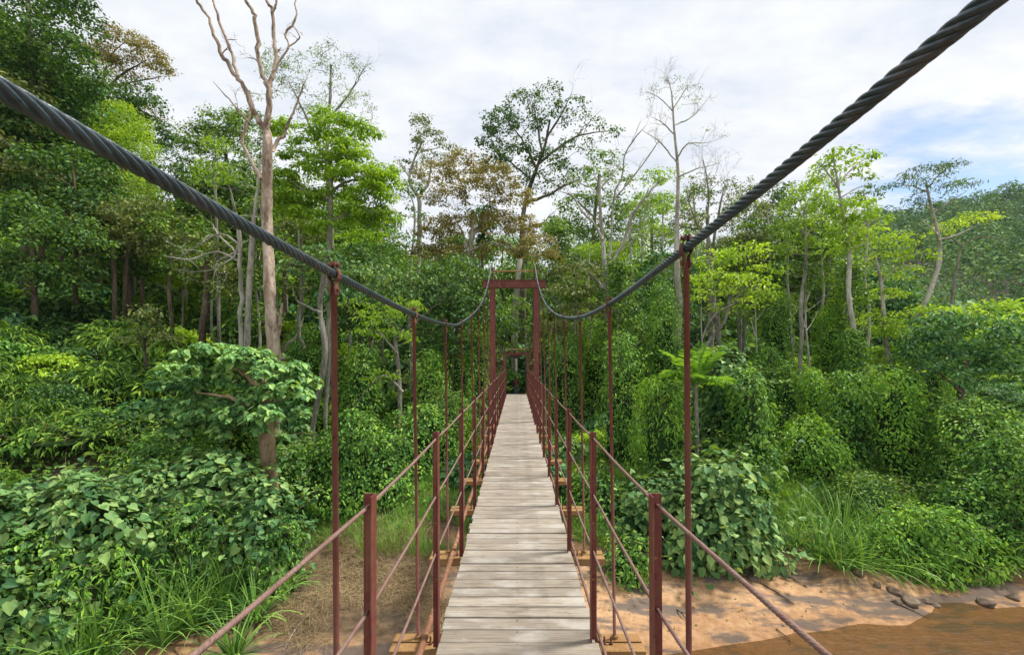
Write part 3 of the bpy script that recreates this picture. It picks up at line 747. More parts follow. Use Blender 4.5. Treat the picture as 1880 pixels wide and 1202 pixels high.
T('rusty_tree', 'rusty brown-leaved wide tree with a pale forked trunk above the left side of the tower', 'tree', 30, [(860,560,9),(861,480,9),(866,430,7),(870,400,5)],
  limbs=[[(862,470,6),(850,430,4),(835,400,3)],[(866,440,6),(885,410,5),(900,370,3)],[(864,460,4),(900,445,3),(950,460,2)],[(862,490,4),(830,470,3),(800,465,2)]],
  blobs=[(800,320,40,22,1.6),(850,305,44,22,1.7),(905,325,46,24,1.6),(945,365,34,26,1.4),(880,350,50,24,1.4),(820,365,44,24,1.4),(800,425,44,24,1.7),(850,410,44,22,1.4),(915,410,46,26,1.6),(955,420,36,26,1.4),(980,455,44,24,1.6),(915,460,56,20,1.4),(820,465,46,20,1.6),(1000,470,30,18,.9),(785,465,34,20,1.4)],
  rc=10, leaf=3.6, mat='rust', bark_='bark_pale', flat=.4, twig=2, twl=30)
T('spreading_crown_tree', 'largest airy dark green tree crown standing highest in the middle of the skyline', 'tree', 52, [(962,640,14),(960,520,13),(958,430,13),(965,370,11),(985,310,9),(1000,270,7),(1010,220,5)],
  limbs=[[(985,310,7),(960,260,5),(930,220,3)],[(990,300,7),(1040,260,6),(1080,245,4),(1130,240,2.5)],[(1000,260,6),(1030,210,4),(1050,170,2.5)],[(975,330,6),(940,300,4),(900,270,3)],[(963,372,9),(1000,360,7),(1050,335,5),(1060,330,3)],[(962,420,8),(1000,410,7),(1030,408,4)],[(995,280,5),(985,220,4),(975,180,2.5)]],
  blobs=[(1005,165,30,18,.8),(960,190,36,26,.9),(1045,195,34,24,.65),(920,225,34,30,1.1),(900,260,26,30,1.2),(960,240,45,30,.8),(1010,225,40,26,.55),(1070,230,36,22,.55),(1120,245,24,12,.7),(1060,275,40,24,.6),(950,290,50,28,1.0),(1000,300,45,28,.9),(910,300,26,26,1.0),(990,340,45,24,.9),(1040,320,40,22,.7)],
  rc=9, leaf=3.8, mat='deep', bark_='bark_brown', flat=.5, twig=2, twl=40, ws=.72)
T('palm_like_tree', 'dark drooping tree half hidden behind the rusty brown crown', 'tree', 33, [(885,560,7),(886,480,6),(888,420,5)],
  blobs=[(890,400,22,26,1.6),(888,430,16,26,1.6)], rc=10, leaf=12, mat='deep', bark_='bark_brown', tpl='lance')
T('wide_pale_trunk_tree', 'tree whose thick pale grey trunk shows through the opening of the tower', 'tree', 47, [(944,690,11),(944,620,12),(947,560,12),(951,510,11),(955,470,9)],
  blobs=[(930,500,30,20,1.0),(975,505,36,24,1.1),(1000,540,30,30,1.1)], rc=11, leaf=4.5, mat='mid', bark_='bark_pale')
# right of tower
T('leafless_pale_tree', 'leafless pale tree with upswept bare limbs right of the tower', 'dead tree', 26, [(1120,690,15),(1117,620,15),(1113,560,13),(1111,500,12),(1107,450,10),(1103,400,8),(1101,350,6),(1102,320,4)],
  limbs=[[(1113,490,11),(1135,465,9),(1150,430,7),(1158,400,6),(1175,375,6),(1195,350,4),(1215,330,3),(1230,328,2)],
         [(1107,440,8),(1090,410,6),(1070,390,5),(1052,362,4),(1025,350,2.5)],
         [(1120,480,6),(1122,430,5),(1128,360,4.5),(1143,320,4),(1147,285,3),(1165,255,3),(1188,228,2)],
         [(1101,345,5),(1120,325,4),(1140,300,3)],
         [(1128,365,4),(1150,340,4),(1170,315,3.5),(1195,280,3),(1212,255,2)],
         [(1112,545,8),(1100,520,7),(1080,500,5),(1062,473,3)],
         [(1150,440,5),(1165,420,4),(1182,435,3)],
         [(1104,365,3),(1085,345,3),(1060,335,2),(1035,322,1.5)],[(1110,470,4),(1145,455,3),(1182,432,2)]],
  bark_='bark_pale', twig=3, twl=32, depth=.8, ws=.76)
T('slender_twiggy_tree', 'very tall slender pale tree with a wispy nearly bare crown right of the skyline centre', 'tree', 28, [(1240,700,12),(1243,650,11),(1247,560,11),(1243,500,10),(1243,400,8),(1245,320,6),(1238,240,4),(1233,170,2.5)],
  limbs=[[(1245,325,3),(1280,310,2),(1320,300,1.5)],[(1244,300,3),(1210,260,2),(1180,240,1.5)],[(1243,290,3),(1262,265,2.5),(1300,262,1.5)],[(1238,230,2.5),(1270,215,2),(1295,190,1.5)],[(1236,205,2),(1210,180,1.5),(1185,168,1)],[(1240,250,2.5),(1215,225,2),(1195,215,1)],[(1236,200,2),(1255,170,1.5),(1270,150,1)],[(1234,175,2),(1228,150,1.5),(1222,140,1)]],
  blobs=[(1235,155,30,14,.5),(1195,170,18,10,.3),(1275,170,20,10,.35),(1240,185,40,12,.2),(1300,250,30,12,.15)], rc=8, leaf=4.5, mat='mid', bark_='bark_pale', tpl='lance', twig=6, twl=26)
T('twiggy_fork_tree', 'thin-crowned olive tree with twin pale trunks behind the first right hanger', 'tree', 29, [(1306,660,9),(1305,600,10),(1302,520,9),(1300,440,7),(1298,380,5)],
  limbs=[[(1319,660,8),(1316,600,8),(1309,550,7),(1308,460,5),(1320,390,4),(1330,340,3)],[(1300,440,5),(1275,400,4),(1260,350,3)],[(1299,400,4),(1300,340,3),(1290,290,2)],[(1302,430,4),(1330,400,3),(1360,370,2)],[(1299,420,4),(1270,420,3),(1235,410,2)]],
  blobs=[(1275,370,40,30,.5),(1320,350,36,30,.5),(1355,385,34,26,.6),(1260,415,40,26,.6),(1310,415,45,26,.6),(1290,330,30,26,.2),(1375,345,20,18,.6)], rc=9, leaf=3.4, mat='olive', bark_='bark_grey', twig=6, twl=34)
T('yellow_green_tree', 'yellow-green spreading tree right of the first right hanger', 'tree', 23, [(1290,720,6),(1295,640,6),(1330,590,6),(1340,540,5)],
  limbs=[[(1290,620,4),(1310,580,4),(1370,545,3)],[(1338,560,4),(1380,520,3)]],
  blobs=[(1320,475,40,20,1.1),(1370,465,45,22,1.1),(1400,500,34,22,1.0),(1310,515,45,22,1.1),(1370,525,46,22,1.1),(1400,545,30,16,.9),(1350,560,45,16,.8),(1290,545,26,18,.9)], rc=10, leaf=5.8, mat='lime', bark_='bark_grey', tpl='oval', flat=.4, twig=1)
T('slim_pale_tree', 'slim pale S-curved tree with bright crown, leftmost of the right-hand slender trees', 'tree', 27, [(1470,705,7),(1469,660,7),(1472,610,7),(1470,560,7),(1478,500,6),(1480,450,5),(1476,380,4)],
  limbs=[[(1476,600,5),(1480,555,4),(1495,520,3)],[(1478,440,3),(1500,400,2)],[(1477,430,3),(1455,400,2)]],
  blobs=[(1480,355,34,22,1.1),(1460,385,34,24,1.0),(1500,385,34,24,1.1),(1480,420,45,22,1.1),(1465,455,40,22,.8),(1505,450,34,22,.8)], rc=10, leaf=4.6, mat='bright', bark_='bark_pale')
T('slim_twin_tree', 'thin pale twin stem right of the leftmost slender tree', 'tree', 29, [(1455,690,4),(1452,600,4),(1446,520,4),(1447,440,3)],
  blobs=[(1440,420,30,22,.9),(1430,455,30,22,.8)], rc=9, leaf=4.2, mat='mid', bark_='bark_pale')
T('tiered_slender_tree', 'tallest slender right-hand tree with tiered crown tufts and a white wavy trunk', 'tree', 24, [(1579,740,8),(1578,690,9),(1570,620,9),(1558,540,8),(1559,470,7),(1548,400,5),(1537,330,4),(1530,290,3)],
  limbs=[[(1538,345,3),(1515,310,2.5),(1500,300,2)],[(1537,340,3),(1565,310,2.5),(1590,290,2)],[(1540,365,2.5),(1575,345,2),(1600,340,1.5)],[(1555,440,4),(1590,410,3),(1610,400,2)],[(1558,460,4),(1600,440,3)],[(1553,420,3),(1530,400,2)]],
  blobs=[(1545,283,30,13,1.0),(1512,305,24,13,.9),(1585,292,26,12,.9),(1545,318,42,14,.7),(1600,330,16,9,.6),(1565,380,40,18,1.0),(1590,400,34,18,1.1),(1545,405,30,18,.8),(1570,430,45,18,1.0),(1545,460,30,18,.6)], rc=9, leaf=7, mat='bright', bark_='bark_pale', tpl='oval', flat=.45)
T('leaning_thin_tree', 'thin wavy pale tree with yellow-green crown, right of the tallest slender tree', 'tree', 25, [(1640,685,8),(1628,640,8),(1622,580,7),(1618,520,6),(1605,465,4)],
  limbs=[[(1618,520,4),(1650,480,3)],[(1612,490,3),(1590,470,2)]],
  blobs=[(1640,445,40,18,.9),(1680,470,34,18,.9),(1620,475,34,16,.9),(1655,500,40,16,.8),(1625,540,34,18,.8),(1600,590,36,26,.8)], rc=10, leaf=5, mat='lime', bark_='bark_pale', tpl='oval', flat=.4)
T('flat_topped_tree', 'leaning slender tree with a flat dark green umbrella crown, farthest right against the sky', 'tree', 25, [(1640,720,6),(1652,655,7),(1680,590,7),(1705,540,8),(1724,480,8),(1722,430,6),(1712,390,5),(1700,335,3)],
  limbs=[[(1712,392,3),(1745,370,2.5),(1775,350,2)],[(1705,355,3),(1670,340,2.5),(1640,345,2)],[(1703,345,3),(1725,320,2),(1750,300,1.5)],[(1712,385,2.5),(1690,375,2),(1670,378,1.5)],[(1724,440,4),(1760,430,3),(1800,410,2)],[(1722,430,3),(1700,410,2),(1690,400,1.5)]],
  blobs=[(1700,318,40,14,1.3),(1745,308,30,12,1.2),(1660,335,34,10,1.1),(1770,340,26,9,1.1),(1720,345,40,12,1.1),(1685,370,26,11,.9),(1730,368,20,8,.5)], rc=8, leaf=5.6, mat='deep', bark_='bark_pale', tpl='lance', flat=.45)
T('pale_yellow_tree', 'small yellow-green tree before the distant hill, right of the flat-topped tree', 'tree', 30, [(1745,600,5),(1752,520,4),(1765,450,3)],
  limbs=[[(1765,450,2.5),(1800,435,2),(1860,440,1.5)],[(1764,450,2.5),(1730,425,2)]],
  blobs=[(1785,405,40,12,1.0),(1745,415,26,12,.9),(1815,400,18,9,.8),(1720,425,26,12,.8)], rc=8, leaf=4.2, mat='lime', bark_='bark_grey', tpl='oval', flat=.4)
T('dense_rounded_tree', 'dense dark green glossy-leaved tree bulging at the right edge below the hill', 'tree', 19, [(1760,780,9),(1765,720,9),(1775,660,8)],
  limbs=[[(1765,720,6),(1720,680,4)],[(1768,700,6),(1820,650,4)]],
  blobs=[(1730,600,60,30,1.6),(1790,610,70,34,1.6),(1850,640,60,36,1.6),(1700,640,50,34,1.5),(1760,660,70,34,1.5),(1830,690,60,30,1.4),(1715,690,45,26,1.3),(1905,620,60,50,1.4)], rc=15, leaf=7.5, mat='teal', bark_='bark_brown', tpl='oval', flat=.45)
T('leafy_tree', 'light-topped bushy tree behind the bulging dark tree at the right', 'tree', 24, [(1700,700,8),(1700,640,7),(1705,600,5)],
  blobs=[(1700,580,50,22,1.3),(1760,575,45,18,1.3),(1820,590,40,18,1.2),(1650,610,36,24,1.2)], rc=11, leaf=5.5, mat='lime', bark_='bark_grey', tpl='oval')
T('orange_tinged_tree', 'short grey-green tree with orange-tinged tips left of the tall dead tree roots', 'tree', 20, [(270,760,6),(268,690,6),(265,620,4)],
  blobs=[(262,580,36,22,1.1),(285,615,40,22,1.1),(245,625,34,20,1.0)], rc=11, leaf=6, mat='olive', bark_='bark_brown', tpl='oval')

# ------------------------------------------------------------------ filler trees (archetypes then copies)
def arche(name, kind, h, blobs, per, rc, leaf, tpl, mat, bk, tr, lo=.45, flat=.5, seed=1, nl=4):
    r = np.random.default_rng(seed)
    T_ = bpy.data.objects.new(name, None)
    mb = MB(); q = smooth_path([(0,0,-.6),(.15,.1,h*.3),(-.1,-.15,h*.6),(.1,0,h*.92)], 18); w = np.linspace(tr, tr * .25, 18)
    mb.tube(q, w, 8); sk = [q]; sw = [w]
    for i in range(nl):
        k = 8 + 2 * i; a = r.uniform(0, 6.28); L = h * .16
        e = q[min(k, 16)] + np.array([math.cos(a) * L, math.sin(a) * L, L * .9])
        l, lw = limb(mb, r, [q[min(k, 16)], (q[min(k, 16)] + e) / 2 + [0, 0, -.2], e], w[min(k, 16)] * .6, w[-1] * .5, 8, 6); sk.append(l); sw.append(lw)
    o, cs = crown(r, [(np.array(c) * h, np.array(rd) * h, n) for c, rd, n in blobs], per, rc, leaf, tpl, M[mat], T_, 'crown', flat, None, lo, link_it=False)
    branches_to(mb, r, np.vstack(sk), np.concatenate(sw), cs, rmin=.02, maxn=120)
    t = mb.build('trunk', M[bk], T_, True); COL.objects.unlink(t)
    o.parent = T_; t.parent = T_
    return (T_, o, t, h, kind)
AR = [
 arche('broadleaf_tree', 'broad dark green tree', 18, [((0,0,.82),(.20,.20,.13),55),((.12,.05,.66),(.16,.16,.12),45),((-.13,-.05,.62),(.15,.15,.12),45),((0,.08,.5),(.14,.14,.1),30),((.04,-.12,.72),(.15,.13,.12),40)], 34, 1.15, .34, 'rhomb', 'deep', 'bark_brown', .26, seed=11),
 arche('tall_narrow_tree', 'tall narrow mid green tree', 18, [((0,0,.9),(.08,.08,.1),28),((.02,0,.75),(.11,.11,.12),45),((-.02,.02,.58),(.11,.11,.12),40),((0,0,.42),(.09,.09,.1),22)], 32, .85, .30, 'rhomb', 'mid', 'bark_pale', .17, seed=12),
 arche('leafy_bright_tree', 'bright green leafy tree', 18, [((0,0,.86),(.14,.14,.09),40),((.13,0,.72),(.12,.12,.06),30),((-.12,.03,.70),(.13,.13,.06),30),((.03,.1,.58),(.14,.14,.06),28),((-.03,-.1,.6),(.13,.13,.06),28)], 30, .95, .34, 'oval', 'bright', 'bark_grey', .16, flat=.35, seed=13),
 arche('olive_layered_tree', 'olive-toned layered tree', 18, [((0,0,.88),(.17,.17,.05),40),((.1,.06,.76),(.15,.15,.05),32),((-.11,0,.68),(.15,.15,.05),32),((.02,-.08,.56),(.15,.15,.05),26)], 34, .95, .27, 'rhomb', 'olive', 'bark_grey', .17, flat=.4, seed=14),
 arche('airy_tree', 'thin airy tree', 18, [((0,0,.9),(.1,.1,.07),16),((.08,0,.78),(.1,.1,.07),16),((-.08,.05,.7),(.1,.1,.06),14),((0,-.05,.84),(.12,.12,.08),12)], 26, .8, .30, 'lance', 'mid', 'bark_pale', .14, seed=15),
 arche('understorey_tree', 'low blue-green understorey tree', 9, [((0,0,.75),(.30,.30,.17),60),((.2,.1,.55),(.22,.22,.15),40),((-.2,-.1,.5),(.22,.22,.15),40),((0,0,.35),(.25,.25,.12),30)], 34, .7, .25, 'oval', 'teal', 'bark_brown', .12, seed=16),
 arche('understorey_tree', 'low leafy mid green understorey tree', 9, [((0,0,.78),(.28,.28,.14),55),((.22,-.1,.58),(.2,.2,.13),36),((-.18,.1,.55),(.24,.22,.13),40),((0,0,.33),(.27,.27,.12),30)], 34, .65, .24, 'rhomb', 'vine', 'bark_brown', .12, seed=17),
]
ZONES = [(60,'at the far left edge'),(160,'under the huge corner tree'),(290,'under the umbrella crown'),(390,'behind the stout brown trunk'),
 (490,'beside the tall dead tree'),(590,'behind the crooked grey tree'),(700,'behind the first left hanger'),(790,'behind the second left hanger'),(885,'left of the tower'),
 (1010,'behind the tower opening'),(1100,'just right of the tower'),(1200,'behind the leafless pale tree'),(1290,'behind the first right hanger'),(1400,'behind the yellow-green tree'),
 (1500,'behind the S-curved slim tree'),(1600,'behind the tiered slender tree'),(1700,'behind the leaning flat-topped tree'),(1800,'below the distant hill'),(3000,'at the right edge')]
def zone(px): return next(z for lim, z in ZONES if px < lim)
def place(ar, x, y, z, s, rz, label, cat, group, sz=None):
    T0, c0, t0, h, kind = ar
    o = T0.copy(); COL.objects.link(o); o.location = (x, y, z); o.rotation_euler = (random.uniform(-.04,.04), random.uniform(-.04,.04), rz); o.scale = (s, s, sz or s)
    for ch in (c0, t0):
        if ch is None: continue
        c = ch.copy(); COL.objects.link(c); c.parent = o
    return tag(o, label, cat, group)
SKY = [(-200,-100),(0,0),(130,60),(170,240),(300,350),(345,330),(380,280),(470,270),(560,290),(640,330),(700,370),(745,440),(800,430),(870,370),(980,380),(1050,370),(1120,400),(1200,390),(1260,420),(1330,400),(1390,370),(1440,360),(1510,400),(1560,430),(1620,450),(1680,500),(1720,560),(1800,600),(1900,590),(2100,580)]
sx = [a for a, b in SKY]; sy = [b for a, b in SKY]
fr = np.random.default_rng(21)
nt_ = 0
for d, step, rowname in ((27, 82, 'front row'), (36, 66, 'second row'), (47, 62, 'third row'), (62, 60, 'back row')):
    px = -120 + fr.uniform(0, 40)
    while px < 2000:
        p = px + fr.uniform(-18, 18); dd = d + fr.uniform(-3, 3); px += step
        x = (p - CX) / F * dd
        if -2.2 < x < 2.6 and dd < 46: continue
        top = float(np.interp(p, sx, sy)) + fr.uniform(0, 75) + (45 if d < 30 else 10)
        g = float(ground(x, dd)); zt = H - (top - CY) / F * dd; hh = zt - g
        if hh < 2.5: continue
        if p > 1560 and d > 40: 
            if p > 1660: continue
        if p < 420: pr_ = [.46,.10,.05,.17,.02,.12,.08]
        elif p < 1000: pr_ = [.26,.18,.14,.2,.08,.07,.07]
        else: pr_ = [.15,.22,.27,.12,.12,.05,.07]
        if hh < 9: pr_ = [.05,.0,.15,.05,0,.40,.35]
        a = AR[fr.choice(7, p=pr_)]
        s = hh / a[3]; s2 = np.clip(s, .5, 1.55)
        if a[3] < 10: s2 = np.clip(s, .5, 1.7)
        place(a, x, dd, g, float(s2), fr.uniform(0, 6.28), f'{a[4]} in the {rowname} {zone(p)}', 'tree', 'trees of the forest behind the bridge', float(s) if s < s2 * 1.4 else float(s2 * 1.4))
        nt_ += 1

# ------------------------------------------------------------------ shrubs
def arche_shrub(name, kind, tpl, mat, leaf, per, n, rc, flat=.6, seed=1, hz=.8):
    r = np.random.default_rng(seed); T_ = bpy.data.objects.new(name, None)
    bl = [((0,0,.35*hz),(.9,.9,.62*hz), n)]
    o, cs = crown(r, bl, per, rc, leaf, tpl, M[mat], T_, 'foliage', flat, None, .72, link_it=False)
    mb = MB()
    for k in range(7):
        a = r.uniform(0, 6.28); e = np.array([math.cos(a)*.5, math.sin(a)*.5, .75*hz*r.uniform(.6,1)])
        mb.tube(smooth_path([(0,0,-.25), e*.5 + [0,0,.1], e], 6), np.linspace(.03,.01,6), 5)
    t = mb.build('stems', M['bark_brown'], T_, True); COL.objects.unlink(t); o.parent = T_; t.parent = T_
    return (T_, o, t, 1.0, kind)
SH = [arche_shrub('leafy_shrub', 'mid green leafy shrub', 'oval', 'vine', .13, 26, 75, .22, seed=31),
      arche_shrub('dark_shrub', 'dark green shrub', 'oval', 'deep', .13, 26, 75, .22, seed=32),
      arche_shrub('glossy_shrub', 'blue-green glossy shrub', 'heart', 'teal', .13, 20, 70, .24, seed=33),
      arche_shrub('bamboo_like_shrub', 'feathery narrow-leaved shrub', 'lance', 'mid', .24, 24, 75, .26, .7, seed=34, hz=1.05),
      arche_shrub('bright_shrub', 'bright yellow-green shrub', 'oval', 'lime', .12, 24, 60, .2, seed=35),
      arche_shrub('pale_shrub', 'pale green large-leaved shrub', 'heart', 'heart', .17, 16, 70, .22, seed=36)]
def clear(x, y, R, ztop):
    if 20 < y < 40.5 and -1.3 - R*.8 < x < 1.6 + R*.8: return False
    if y <= 20 and abs(x) < 1.5 + R and ztop > -.5: return False
    return True
ns = 0
for d, step, s0, s1 in ((15.2, 62, .75, 1.15), (17, 50, .9, 1.4), (19.5, 44, 1.0, 1.7), (22.5, 42, 1.2, 2.0), (27, 44, 1.5, 2.6), (33, 46, 1.8, 3.2), (42.5, 40, 2.2, 3.2), (50, 40, 2.6, 4.2), (60, 40, 3.4, 5.2), (71, 36, 4.2, 6.2)):
    px = -80.0
    while px < 1990:
        p = px + fr.uniform(-16, 16); px += step; dd = d + fr.uniform(-1.2, 1.2)
        x = (p - CX) / F * dd; g = float(ground(x, dd)); R = fr.uniform(s0, s1); hz = R * fr.uniform(.8, 1.35)
        if g < -4.0 or (dd < 16.8 and -6.2 < x < -1.0): continue
        if dd < 18.5 and 7.6 < x < 14.5 and fr.random() < .75: R *= .5; hz *= .45
        if not clear(x, dd, R, g + hz): continue
        if 1115 < p < 1700 and dd < 25 and fr.random() < .62: continue
        if 520 < p < 720 and dd < 21 and fr.random() < .45: continue
        if p < 420: pr_ = [.24,.30,.14,.24,.04,.04]
        elif p < 1000: pr_ = [.30,.16,.20,.12,.12,.10]
        else: pr_ = [.34,.08,.14,.08,.22,.14]
        a = SH[fr.choice(6, p=pr_)]
        rn = 'nearest' if d < 16 else 'second' if d < 18 else 'third' if d < 21 else 'fourth' if d < 25 else 'fifth' if d < 30 else 'sixth' if d < 40 else 'seventh' if d < 46 else 'eighth' if d < 55 else 'ninth' if d < 66 else 'farthest'
        place(a, x, dd, g, R, fr.uniform(0, 6.28), f'{a[4]} in undergrowth row {rn}, {zone(p)}', 'shrub', 'undergrowth shrubs below the forest', hz)
        ns += 1
print('fill trees', nt_, 'shrubs', ns)

# ------------------------------------------------------------------ vine-draped mounds
def mound(px, top, w, d, mat, tpl, leafpx, label, shape='col', name='vine_covered_mound', dens=1.5, depth=1.0, lean=0, seed=None, core=.78, cat='vines'):
    if px > 1100 and shape == 'col': w *= .80; top -= 20
    s = d / F; r = np.random.default_rng(seed or int(px * 3 + top)); x = (px - CX) * s; g = float(ground(x, d)) - .1
    h = H - (top - CY) * s - g; R = w / 2 * s * .92; leaf = leafpx * s
    base = np.array([x, d, g]); T_ = empty(name, base, label, cat, 'vine-smothered stumps and mounds on the far bank')
    ph = r.uniform(0, 6.28, 6)
    def rad(t, a):
        if shape == 'col': p = np.sqrt(np.clip(1 - ((t - .78) / .22).clip(0) ** 2, 0, 1)) * (1.12 - .3 * t)
        elif shape == 'cone': p = (1 - t) ** .6 * 1.15
        else: p = np.sqrt(np.clip(1 - t * t, 0, 1))
        l = 1 + .20*np.sin(2*a+ph[0]+2*t) + .16*np.sin(3*a+ph[1]+7*t) + .12*np.sin(9*t+ph[2]+a) + .10*np.sin(7*a+ph[3]+12*t) + .07*np.sin(21*t+5*a+ph[4])
        return R * p * l
    def pt(t, a, k=1.0):
        q = rad(t, a) * k
        return np.stack([q*np.cos(a) + lean*s*t, depth*q*np.sin(a), h*t*k + .22*h*np.sin(2*a+ph[5])*t*(1-t) + .10*h*np.sin(3*a+ph[2])*t*t*(1.1-t)], -1)
    area = 2*math.pi*R*h*.8 + math.pi*R*R
    N = int(min(dens * 1.5 * area / (leaf*leaf*.42), 18000))
    t = 1 - r.random(N) ** (1.0 if shape != 'dome' else .8); t = np.clip(t, 0, .999); a = r.uniform(0, 6.283, N)
    p0 = pt(t, a); e = 1e-2
    dt = pt(np.clip(t+e, 0, 1), a) - p0; da = pt(t, a+e) - p0
    nn = unit(np.cross(da, dt)); nn = np.where((nn[:, :1]*np.cos(a)[:, None] + nn[:, 1:2]*np.sin(a)[:, None]) < 0, -nn, nn)
    # gather the leaves into sprays that stand off the surface
    Nc = max(N // 22, 10); ci = r.integers(0, N, Nc); own = ci[r.integers(0, Nc, N)]; hf = r.random(N) < .72
    spr = leaf * (2.0 + 1.2 * r.random(N)); off = r.normal(size=(N, 3)); off = off - nn[own] * np.sum(off * nn[own], 1, keepdims=True)
    ol = np.linalg.norm(off, axis=1, keepdims=True); q = np.minimum(ol / 2.2, 1.0)
    pc = p0[own] + off * spr[:, None] * .62 + nn[own] * (1 - q * q) * leaf * (1.2 + 1.8 * r.random(Nc)[r.integers(0, Nc, N)][:, None]) + np.array([0, 0, -.35]) * (q ** 2) * leaf
    ns_ = unit(nn[own] + unit(off) * q * .9)
    p0 = np.where(hf[:, None], pc, p0 + nn * (r.random(N)[:, None] ** 2) * leaf * .8); nn = np.where(hf[:, None], ns_, nn)
    nrm = unit(nn + np.array([0, 0, .7]) + r.normal(size=(N, 3)) * .34)
    ax = unit(np.array([0, 0, -.7]) + nn * .7 + r.normal(size=(N, 3)) * .45)
    # free shoots arching out of the mass, each with its own leaves
    ns2 = int(14 + 26 * min(R, 2.0)); m = MB(); m.tube([(0,0,0),(0,0,h*.8)], [R*.12+.02, .02], 6)
    t1 = 1 - r.random(ns2) ** 1.3; a1 = r.uniform(0, 6.283, ns2); P1 = pt(np.clip(t1, .05, .97), a1); SP, SN, SA, SZ = [], [], [], []
    for k in range(ns2):
        o = np.array([math.cos(a1[k]), math.sin(a1[k]), .5]); L = leaf * r.uniform(4, 10)
        q = smooth_path([[0, 0, P1[k][2] * .75], P1[k] * [.9, .9, 1], P1[k] + o * L * .5, P1[k] + o * L * .8 + [0, 0, -L * .35 * r.uniform(-.6, 1.6)]], 9)
        m.tube(q, np.linspace(.010, .004, 9), 4)
        for u in range(9):
            w_ = r.uniform(3.2, 8); i_ = int(w_); b_ = q[i_] + (q[min(i_+1, 8)] - q[i_]) * (w_ - i_)
            SP.append(b_); SN.append([0, 0, 1] + r.normal(size=3) * .4); SA.append(o * .6 + r.normal(size=3) * .8); SZ.append(leaf * r.uniform(.6, 1.2))
    m.build('tendrils', M['bark_brown'], T_)
    for k in range(0): pass
    p0 = np.vstack([p0, SP]); nrm = np.vstack([nrm, unit(np.array(SN))]); ax = np.vstack([ax, unit(np.array(SA))])
    leaves('foliage', p0, nrm, ax, np.concatenate([leaf * (.5 + .95 * r.random(N) ** 1.4), SZ]), tpl, M[mat], T_)
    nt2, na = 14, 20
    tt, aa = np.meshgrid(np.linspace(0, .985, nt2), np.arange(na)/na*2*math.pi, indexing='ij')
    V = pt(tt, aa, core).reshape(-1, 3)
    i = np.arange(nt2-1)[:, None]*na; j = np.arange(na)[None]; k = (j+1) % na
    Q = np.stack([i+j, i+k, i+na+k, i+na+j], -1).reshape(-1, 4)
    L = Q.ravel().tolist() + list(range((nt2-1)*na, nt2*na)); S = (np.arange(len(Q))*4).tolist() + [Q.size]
    mesh_np('stems', V, L, S, M['core'], T_, True)  # opaque dark core, added to block the view through the leaves
W = mound
W(1141,640,62,19,'vine','oval',5.5,'tall narrow vine-covered column right of the second right hanger')
W(1213,728,86,17,'vinel','lance',9.5,'rounded vine mound of hanging narrow leaves between the first and second right hangers',dens=2.0)
W(1218,545,66,24,'vine','oval',4.6,'tall green creeper-covered trunk rising left of the first right hanger')
W(1335,655,120,19,'heart','heart',9,'tall creeper-covered mound with large pale leaves right of the first right hanger',shape='cone')
W(1370,700,95,17.5,'vine','oval',7,'broad creeper mound leaning right of the large-leaved one')
W(1446,690,50,22,'vine','oval',5,'small round-topped vine stump left of a cone-shaped one')
W(1490,682,58,21,'vinel','oval',5,'cone-shaped vine-covered stump at the middle of the right bank',shape='cone')
W(1563,612,76,23,'vine','oval',5,'tallest cone of vines behind the white wavy trunk',shape='cone')
W(1488,770,90,18.5,'vinel','oval',6,'low vine hump below the cone-shaped stump',shape='dome')
W(1560,712,80,19.5,'vine','oval',6,'vine-covered stump just left of the wide yellow-tipped one')
W(1640,700,96,19,'vinel','oval',6,'wide vine-covered stump with yellow-green top on the right bank')
W(1410,640,80,23,'vine','oval',5,'vine-covered shrub mass behind the large-leaved mound',shape='dome')
W(1800,740,190,17,'vine','oval',6.5,'sweeping vine-covered mass at the right edge above the bank',shape='dome')
W(1870,800,150,14.8,'vine','oval',7,'dark vine mass at the right edge next to the river',shape='dome')
W(1735,770,110,18,'vine','oval',6,'slanting vine mound left of the sweeping right-edge mass',shape='cone')
W(1700,940,200,13.9,'vinel','oval',7.5,'low rounded bush overhanging the water on the right',shape='dome',name='low_bush',depth=.6,cat='bush')
W(1800,880,170,15,'vine','oval',7.5,'leafy bank bush above the overhanging one',shape='dome',depth=.7,name='low_bush',cat='bush')
W(1600,880,150,16.3,'mid','oval',6.5,'flat leafy hump in the grass of the right bank',shape='dome',name='low_bush',cat='bush')
W(1325,845,150,14.3,'heart','heart',12,'large-leaved bush hanging over the sand right of the bridge',shape='dome',name='large_leaved_bush',cat='bush',depth=.8,dens=1.7)
W(1215,880,110,14.8,'heart','heart',11,'large-leaved bush close to the right railing',shape='dome',name='large_leaved_bush',cat='bush',depth=.8,dens=1.7)
W(1275,925,100,13.7,'heart','heart',12,'lowest large-leaved bush at the edge of the sand',shape='dome',name='large_leaved_bush',cat='bush',depth=.8)
W(1155,990,70,12.9,'vine','oval',8,'small leafy bush seen through the right railing',shape='dome',name='low_bush',cat='bush')
W(1100,870,110,16,'vine','oval',7,'leafy creeper mound behind the right railing',shape='dome')
